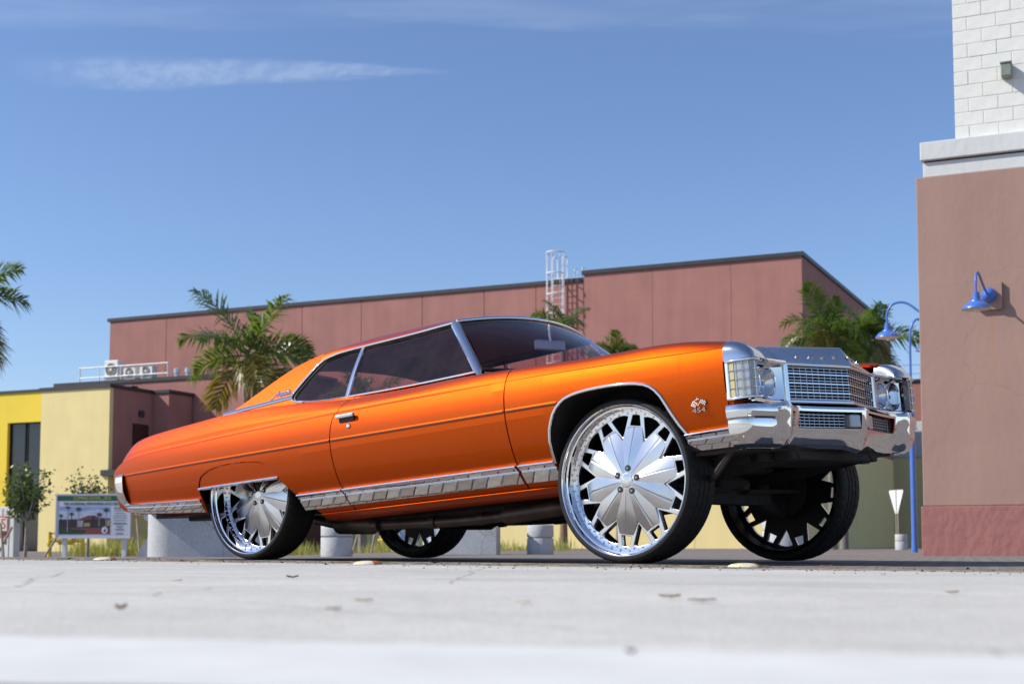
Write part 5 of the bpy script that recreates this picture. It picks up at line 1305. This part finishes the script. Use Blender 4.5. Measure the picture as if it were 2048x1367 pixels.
MB().box(-.17, .17, -.02, .02, -.02, .0).build('spoke', CHROME, sw, bevel=.004)
for sg in (-1, 1):
    grid([[(x, sg * y, z) for y, z in ((.86, 1.176), (.80, 1.17), (.79, .95), (.80, .6))] for x in (-2.5, -2.2, -1.7, -1.0)], 'door_card', CLOTH, car, smooth=30, thick=.01, matrix=BM)

# ---- underside: floor, frame, suspension, exhaust
MB().box(-2.62, -.52, -.60, .60, .44, .475).build('floor_pan', UNDER, car, matrix=BM)
MB().box(-4.45, -3.55, -.62, .62, .60, .66).build('trunk_floor', UNDER, car, matrix=BM)
mb = MB(); mb.box(-4.3, -3.7, -.45, .45, .565, .598); mb.build('fuel_tank', UNDER, car, bevel=.03, matrix=BM)
MB().box(-.55, -.50, -.62, .62, .42, 1.08).build('firewall', UNDER, car, matrix=BM)
for sg in (-1, 1):
    fr = [(-4.2, sg * .50, .64), (-3.6, sg * .50, .64), (-3.3, sg * .50, .68), (-2.7, sg * .50, .62), (-2.35, sg * .55, .42), (-.75, sg * .55, .40), (-.45, sg * .44, .46), (.35, sg * .42, .50), (.80, sg * .42, .56)]
    mb = MB()
    for a, b in zip(fr[:-1], fr[1:]):
        mb.tube([a, b], .055, 4)
    mb.build('frame_rail', UNDER, car, matrix=BM)
    MB().box(-.50, .60, sg * .56, sg * .585, .50, 1.00).build('inner_fender', UNDER, car, matrix=BM)
    MB().box(-3.55, -2.55, sg * .56, sg * .585, .50, 1.05).build('inner_fender', UNDER, car, matrix=BM)
    ex = smooth_path([(.05, sg * .30, .44), (-.35, sg * .45, .40), (-.60, sg * .58, .375), (-.95, sg * .62, .355), (-1.4, sg * .62, .352), (-2.0, sg * .60, .375), (-2.5, sg * .55, .41), (-2.9, sg * .42, .47)], 5)
    pipe = MB().tube(ex, .033, 12).build('exhaust_pipe', PIPE, car, smooth=60, matrix=BM)
    MB().tube([(-.60, sg * .58, .375), (-.66, sg * .59, .372), (-1.02, sg * .62, .354), (-1.06, sg * .62, .354)], [.034, .052, .052, .034], 14).build('resonator', PIPE, pipe, smooth=40)
    for x in (-1.22, -1.62, -2.12): MB().tube([(x - .025, sg * .617, .353 + max(0, (-1.4 - x)) * .035), (x + .025, sg * .617, .353 + max(0, (-1.4 - x)) * .035)], .040, 14).build('clamp', PIPE, pipe, smooth=40)
    MB().tube([(-2.15, sg * .585, .385), (-2.2, sg * .58, .388), (-2.55, sg * .53, .412), (-2.6, sg * .51, .42)], [.035, .062, .062, .035], 14).build('muffler', PIPE, pipe, smooth=40)
MB().box(.42, .80, -.50, .50, .50, .56).build('radiator_support', UNDER, car, bevel=.01, matrix=BM)
MB().box(.66, .70, -.60, .60, .50, .98).build('radiator', BLACK, car, matrix=BM)
mb = MB(); mb.prism([(.44, -.86), (.72, -.84), (.80, -.5), (.80, .5), (.72, .84), (.44, .86)], .545, .565); mb.build('splash_panel', UNDER, car, matrix=BM)
for sg in (-1,):
    mb = MB(); mb.tube([(.70, sg * .84, .60), (.52, sg * .80, .44), (.42, sg * .70, .42)], .018, 6); mb.tube([(.60, sg * .80, .565), (.30, sg * .55, .44), (.1, sg * .42, .42)], .022, 6)
    mb.build('brace', UNDER, car, matrix=BM)
eng = MB().box(-.45, .30, -.22, .22, .48, .95).build('engine_block', UNDER, car, bevel=.03, matrix=BM)
MB().box(-.30, .15, -.14, .14, .40, .482).build('oil_pan', UNDER, eng, bevel=.03)
MB().tube([(-.45, 0, .52), (-.9, 0, .50), (-1.1, 0, .50)], [.17, .13, .08], 14).build('gearbox', UNDER, car, smooth=40, matrix=BM)
MB().tube([(-1.1, 0, .50), (-2.95, 0, .47)], .035, 10).build('drive_shaft', UNDER, car, smooth=40, matrix=BM)
MB().tube([(-3.09, -.74, .435), (-3.09, -.2, .435), (-3.09, -.15, .435), (-3.09, -.08, .435), (-3.09, .08, .435), (-3.09, .15, .435), (-3.09, .2, .435), (-3.09, .74, .435)], [.042, .042, .08, .14, .14, .08, .042, .042], 16).build('rear_axle', UNDER, car, smooth=40)
mb = MB(); mb.box(-.09, .09, -.46, .46, .33, .42)
for sg in (-1, 1):
    mb.tube([(.02, sg * .40, .36), (0, sg * .74, .28)], [.06, .035], 8); mb.tube([(.02, sg * .42, .58), (0, sg * .72, .60)], [.04, .03], 8); mb.tube([(-.02, sg * .52, .34), (-.02, sg * .52, .64)], .055, 10)
    mb.tube([(.14, sg * .10, .40), (.14, sg * .70, .42)], .014, 6); mb.tube([(.0, sg * .72, .26), (0, sg * .74, .62)], .035, 8)
mb.build('front_suspension', UNDER, car, smooth=40)

# ---- wheels
RL = .400; RT = .4365
def wheel_set(D):
    """meshes of one wheel: lip plane z=0, outward +z, D = dish depth of the spoke plate"""
    out = {}
    rim = MB().lathe([(.372, -.222), (.392, -.226), (.398, -.218), (.385, -.21), (.376, -.19), (.376, -.02), (.398, -.012), (.404, -.004), (.405, .004), (.402, .0095), (.397, .0115), (.392, .009), (.388, .002), (.3855, -.008), (.383, -.03), (.381, -D + .006), (.3795, -D - .002),
                      (.375, -D - .004), (.353, -D - .006), (.350, -D - .010), (.350, -D - .022)], 128)
    out['inner_barrel'] = MB().lathe([(.350, -D - .0225), (.366, -D - .026), (.366, -.19), (.371, -.205), (.371, -.2225)], 96)  # inner face split off to carry its shade as dark colour
    out['wheel'] = rim
    # tyre with grooved tread
    n = 240
    prof = [(.394, .003, 0), (.400, .0125, 0), (.409, .0145, 0), (.419, .012, 0), (.4265, .004, 0), (.4315, -.008, 1), (.4345, -.020, 1), (.4358, -.034, 1), (.4360, -.046, 2), (.4362, -.060, 2), (.4302, -.062, 0), (.4302, -.070, 0), (.4364, -.072, 3), (.4365, -.088, 3), (.4365, -.104, 3), (.4303, -.106, 0), (.4303, -.114, 0),
            (.4365, -.116, 4), (.4364, -.132, 4), (.4362, -.146, 4), (.4302, -.148, 0), (.4302, -.156, 0), (.4362, -.158, 2), (.4360, -.174, 2), (.4358, -.188, 1), (.4345, -.202, 1), (.4315, -.214, 1), (.4265, -.224, 0), (.417, -.232, 0), (.405, -.234, 0), (.394, -.224, 0)]
    v = []; m = len(prof)
    for r, h, code in prof:
        for k in range(n):
            a = 2 * math.pi * k / n; rr = r
            if code == 1 and k % 5 == 0: rr -= .0045
            elif code == 2 and (k + 2) % 5 == 0: rr -= .004
            elif code in (3, 4):
                ph = (k + (int(abs(h) * 260) if code == 3 else -int(abs(h) * 260))) % 6
                if ph == 0: rr -= .0045
            v.append((rr * math.cos(a), rr * math.sin(a), h))
    f = [(i * n + k, i * n + (k + 1) % n, ((i + 1) % m) * n + (k + 1) % n, ((i + 1) % m) * n + k) for i in range(m - 1) for k in range(n)]
    out['tyre'] = MB().add(v, f)
    # spoke plate: ten V-shaped arms, cut from a disc (2D curve with holes), then given depth
    cu = bpy.data.curves.new('plate', 'CURVE'); cu.dimensions = '2D'; cu.fill_mode = 'BOTH'; cu.extrude = .010; cu.bevel_depth = .0035; cu.bevel_resolution = 2
    def spl(pts):
        s = cu.splines.new('POLY'); s.points.add(len(pts) - 1); s.use_cyclic_u = True
        for p, (x, y) in zip(s.points, pts): p.co = (x, y, 0, 1)
    def pol(r, a): return (r * math.cos(R(a)), r * math.sin(R(a)))
    def roundpoly(c, k=.22):
        o = []
        for i in range(len(c)):
            p0, p1, p2 = Vector(c[i - 1]), Vector(c[i]), Vector(c[(i + 1) % len(c)])
            a = p1.lerp(p0, k); b = p1.lerp(p2, k)
            for t in (0, .33, .67, 1): o.append(tuple(a * (1 - t)**2 + p1 * 2 * t * (1 - t) + b * t * t))
        return o
    spl([pol(.369, 360 * k / 96) for k in range(96)])
    for s in range(10):
        c = 36 * s
        spl(roundpoly([pol(.291, c - 7.4), pol(.291, c + 7.4), pol(.349, c + 4.2), pol(.351, c), pol(.349, c - 4.2)], .12))
        spl(roundpoly([pol(.226, c + 18), pol(.343, c + 8.0), pol(.350, c + 13), pol(.352, c + 18), pol(.350, c + 23), pol(.343, c + 28.0)], .10))
    tmp = bpy.data.objects.new('plate_tmp', cu); COL.objects.link(tmp); bpy.context.view_layer.update()
    me = bpy.data.meshes.new_from_object(tmp.evaluated_get(bpy.context.evaluated_depsgraph_get()))
    bpy.data.objects.remove(tmp)
    mb = MB(); mb.add([(q.co.x, q.co.y, q.co.z - D - .020) for q in me.vertices], [tuple(p.vertices) for p in me.polygons]); out['spoke_plate'] = mb
    mb = MB(); mb.add([(q.co.x, q.co.y, q.co.z * .8 - D - .0335) for q in me.vertices], [tuple(p.vertices) for p in me.polygons]); out['spoke_back'] = mb  # added dark copy of the plate, painting its back as if shaded
    # raised ten-petal star with creased petals
    tipr, notr = .288, .215; A = Vector(pol(tipr, 9.2)); B = Vector(pol(notr, 18)); rings = 14; nphi = 36; v = []
    def outline(ph):
        a = abs(ph)
        if a <= 9.2: return tipr * math.cos(R(9.2)) / math.cos(R(a))
        d = Vector((math.cos(R(a)), math.sin(R(a)))); e = B - A; den = d.x * e.y - d.y * e.x
        return (A.x * e.y - A.y * e.x) / den
    cols = []
    for s in range(10):
        for k in range(nphi):
            ph = -18 + 36 * k / nphi; cols.append((36 * s + ph, ph))
    nc = len(cols)
    for i in range(rings + 3):
        for ang, ph in cols:
            ro = outline(ph); q = min(1, i / rings); r = .030 + (ro - .030) * q
            h = -D - .006 + .040 * (1 - (r / .285)**1.5)
            rid = 1 - abs(ph) / 18
            h += .0065 * (rid - .5) * min(1, r / .16) - .0026 * math.exp(-(ph / .9)**2) * min(1, max(0, (r - .04) / .03))
            if i == rings + 1: r += .0012; h -= .0015
            if i == rings + 2: r += .0014; h = -D - .021
            v.append((r * math.cos(R(ang)), r * math.sin(R(ang)), h))
    f = [(i * nc + k, i * nc + (k + 1) % nc, (i + 1) * nc + (k + 1) % nc, (i + 1) * nc + k) for i in range(rings + 2) for k in range(nc)]
    out['star'] = MB().add(v, f)
    zc = -D - .006 + .040
    out['centre_cap'] = MB().lathe([(.038, zc - .012), (.0385, zc - .003), (.037, zc), (.034, zc + .001), (.012, zc + .0012), (.001, zc + .0012)], 36)
    rv = MB()
    for k in range(40):
        for rr_, da in ((.357, 0), (.370, 4.5)):
            a = R(9 * k + da); rv.lathe([(.0056, -D - .006), (.0056, -D - .001), (.003, -D + .0015), (.0005, -D + .0015)], 8, Matrix.Translation((rr_ * math.cos(a), rr_ * math.sin(a), 0)))
    out['rivets'] = rv
    out['lug_hole'] = MB().lathe([(.0170, zc - .012), (.0170, zc - .0015), (.001, zc - .0014)], 18)
    out['lug_nut'] = MB().lathe([(.0085, zc - .004), (.0085, zc + .001), (.006, zc + .003), (.001, zc + .003)], 6)
    out['brake_disc'] = MB().lathe([(.06, -.18), (.175, -.18), (.175, -.20), (.06, -.20), (.06, -.235), (.10, -.245), (.001, -.245)], 40)
    out['hub_back'] = MB().lathe([(.15, -D - .055), (.145, -D - .043), (.10, -D - .043), (.09, -.20), (.001, -.20)], 40)
    return out
WM = {'wheel': (CHROME, 32), 'tyre': (RUBBER, 32), 'spoke_plate': (BRUSHED, 40), 'star': (BRUSHED, 14), 'centre_cap': (BRUSHED, 20), 'rivets': (CHROME, 40), 'brake_disc': (UNDER, 40), 'hub_back': (ALLOYSHADE, 30), 'spoke_back': (ALLOYSHADE, 40), 'inner_barrel': (ALLOYSHADE, 40)}
def add_wheel(x, y, side, D, rot, lean, proto):
    M = Matrix.Translation((x, y, RT - .001)) @ Matrix.Rotation(R(90) if side < 0 else R(-90), 4, 'X') @ Matrix.Rotation(R(lean), 4, 'X') @ Matrix.Rotation(R(rot), 4, 'Z')
    if 'mesh' not in proto:
        S = wheel_set(D); proto['mesh'] = {}
        w = None
        for k in ('wheel', 'tyre', 'spoke_plate', 'spoke_back', 'inner_barrel', 'star', 'centre_cap', 'rivets', 'brake_disc', 'hub_back'):
            o = S[k].build(k if k != 'tyre' else 'tyre', WM[k][0], car if k == 'wheel' else w, smooth=WM[k][1], fix=(k in ('wheel',)))
            if k == 'wheel': w = o; o.matrix_local = M
            proto['mesh'][k] = o
        lh = S['lug_hole'].build('lug_hole', BLACK, w, smooth=30); ln = S['lug_nut'].build('lug_nut', MATS['dark_chrome'], w, smooth=30)
        proto['mesh']['lug_hole'] = lh; proto['mesh']['lug_nut'] = ln
    else:
        w = inst(proto['mesh']['wheel'], 'wheel', car, M)
        for k in ('tyre', 'spoke_plate', 'spoke_back', 'inner_barrel', 'star', 'centre_cap', 'rivets', 'brake_disc', 'hub_back'): inst(proto['mesh'][k], k, w)
        lh = inst(proto['mesh']['lug_hole'], 'lug_hole', w); ln = inst(proto['mesh']['lug_nut'], 'lug_nut', w)
    for k in range(5):
        Mk = Matrix.Translation((.064 * math.cos(R(72 * k)), .064 * math.sin(R(72 * k)), 0))
        if k == 0: lh.matrix_local = Mk; ln.matrix_local = Mk
        else: inst(lh, 'lug_hole', w, Mk); inst(ln, 'lug_nut', w, Mk)
    return w
pf, pr = {}, {}
w1 = add_wheel(0, -.930, -1, .070, 84, 0, pf); w1['label'] = 'near front wheel with silver star face'
add_wheel(-3.098, -.885, -1, .105, 96, 0, pr)
add_wheel(0, .930, 1, .070, 40, 0, pf)
add_wheel(-3.098, .885, 1, .105, 70, 0, pr)
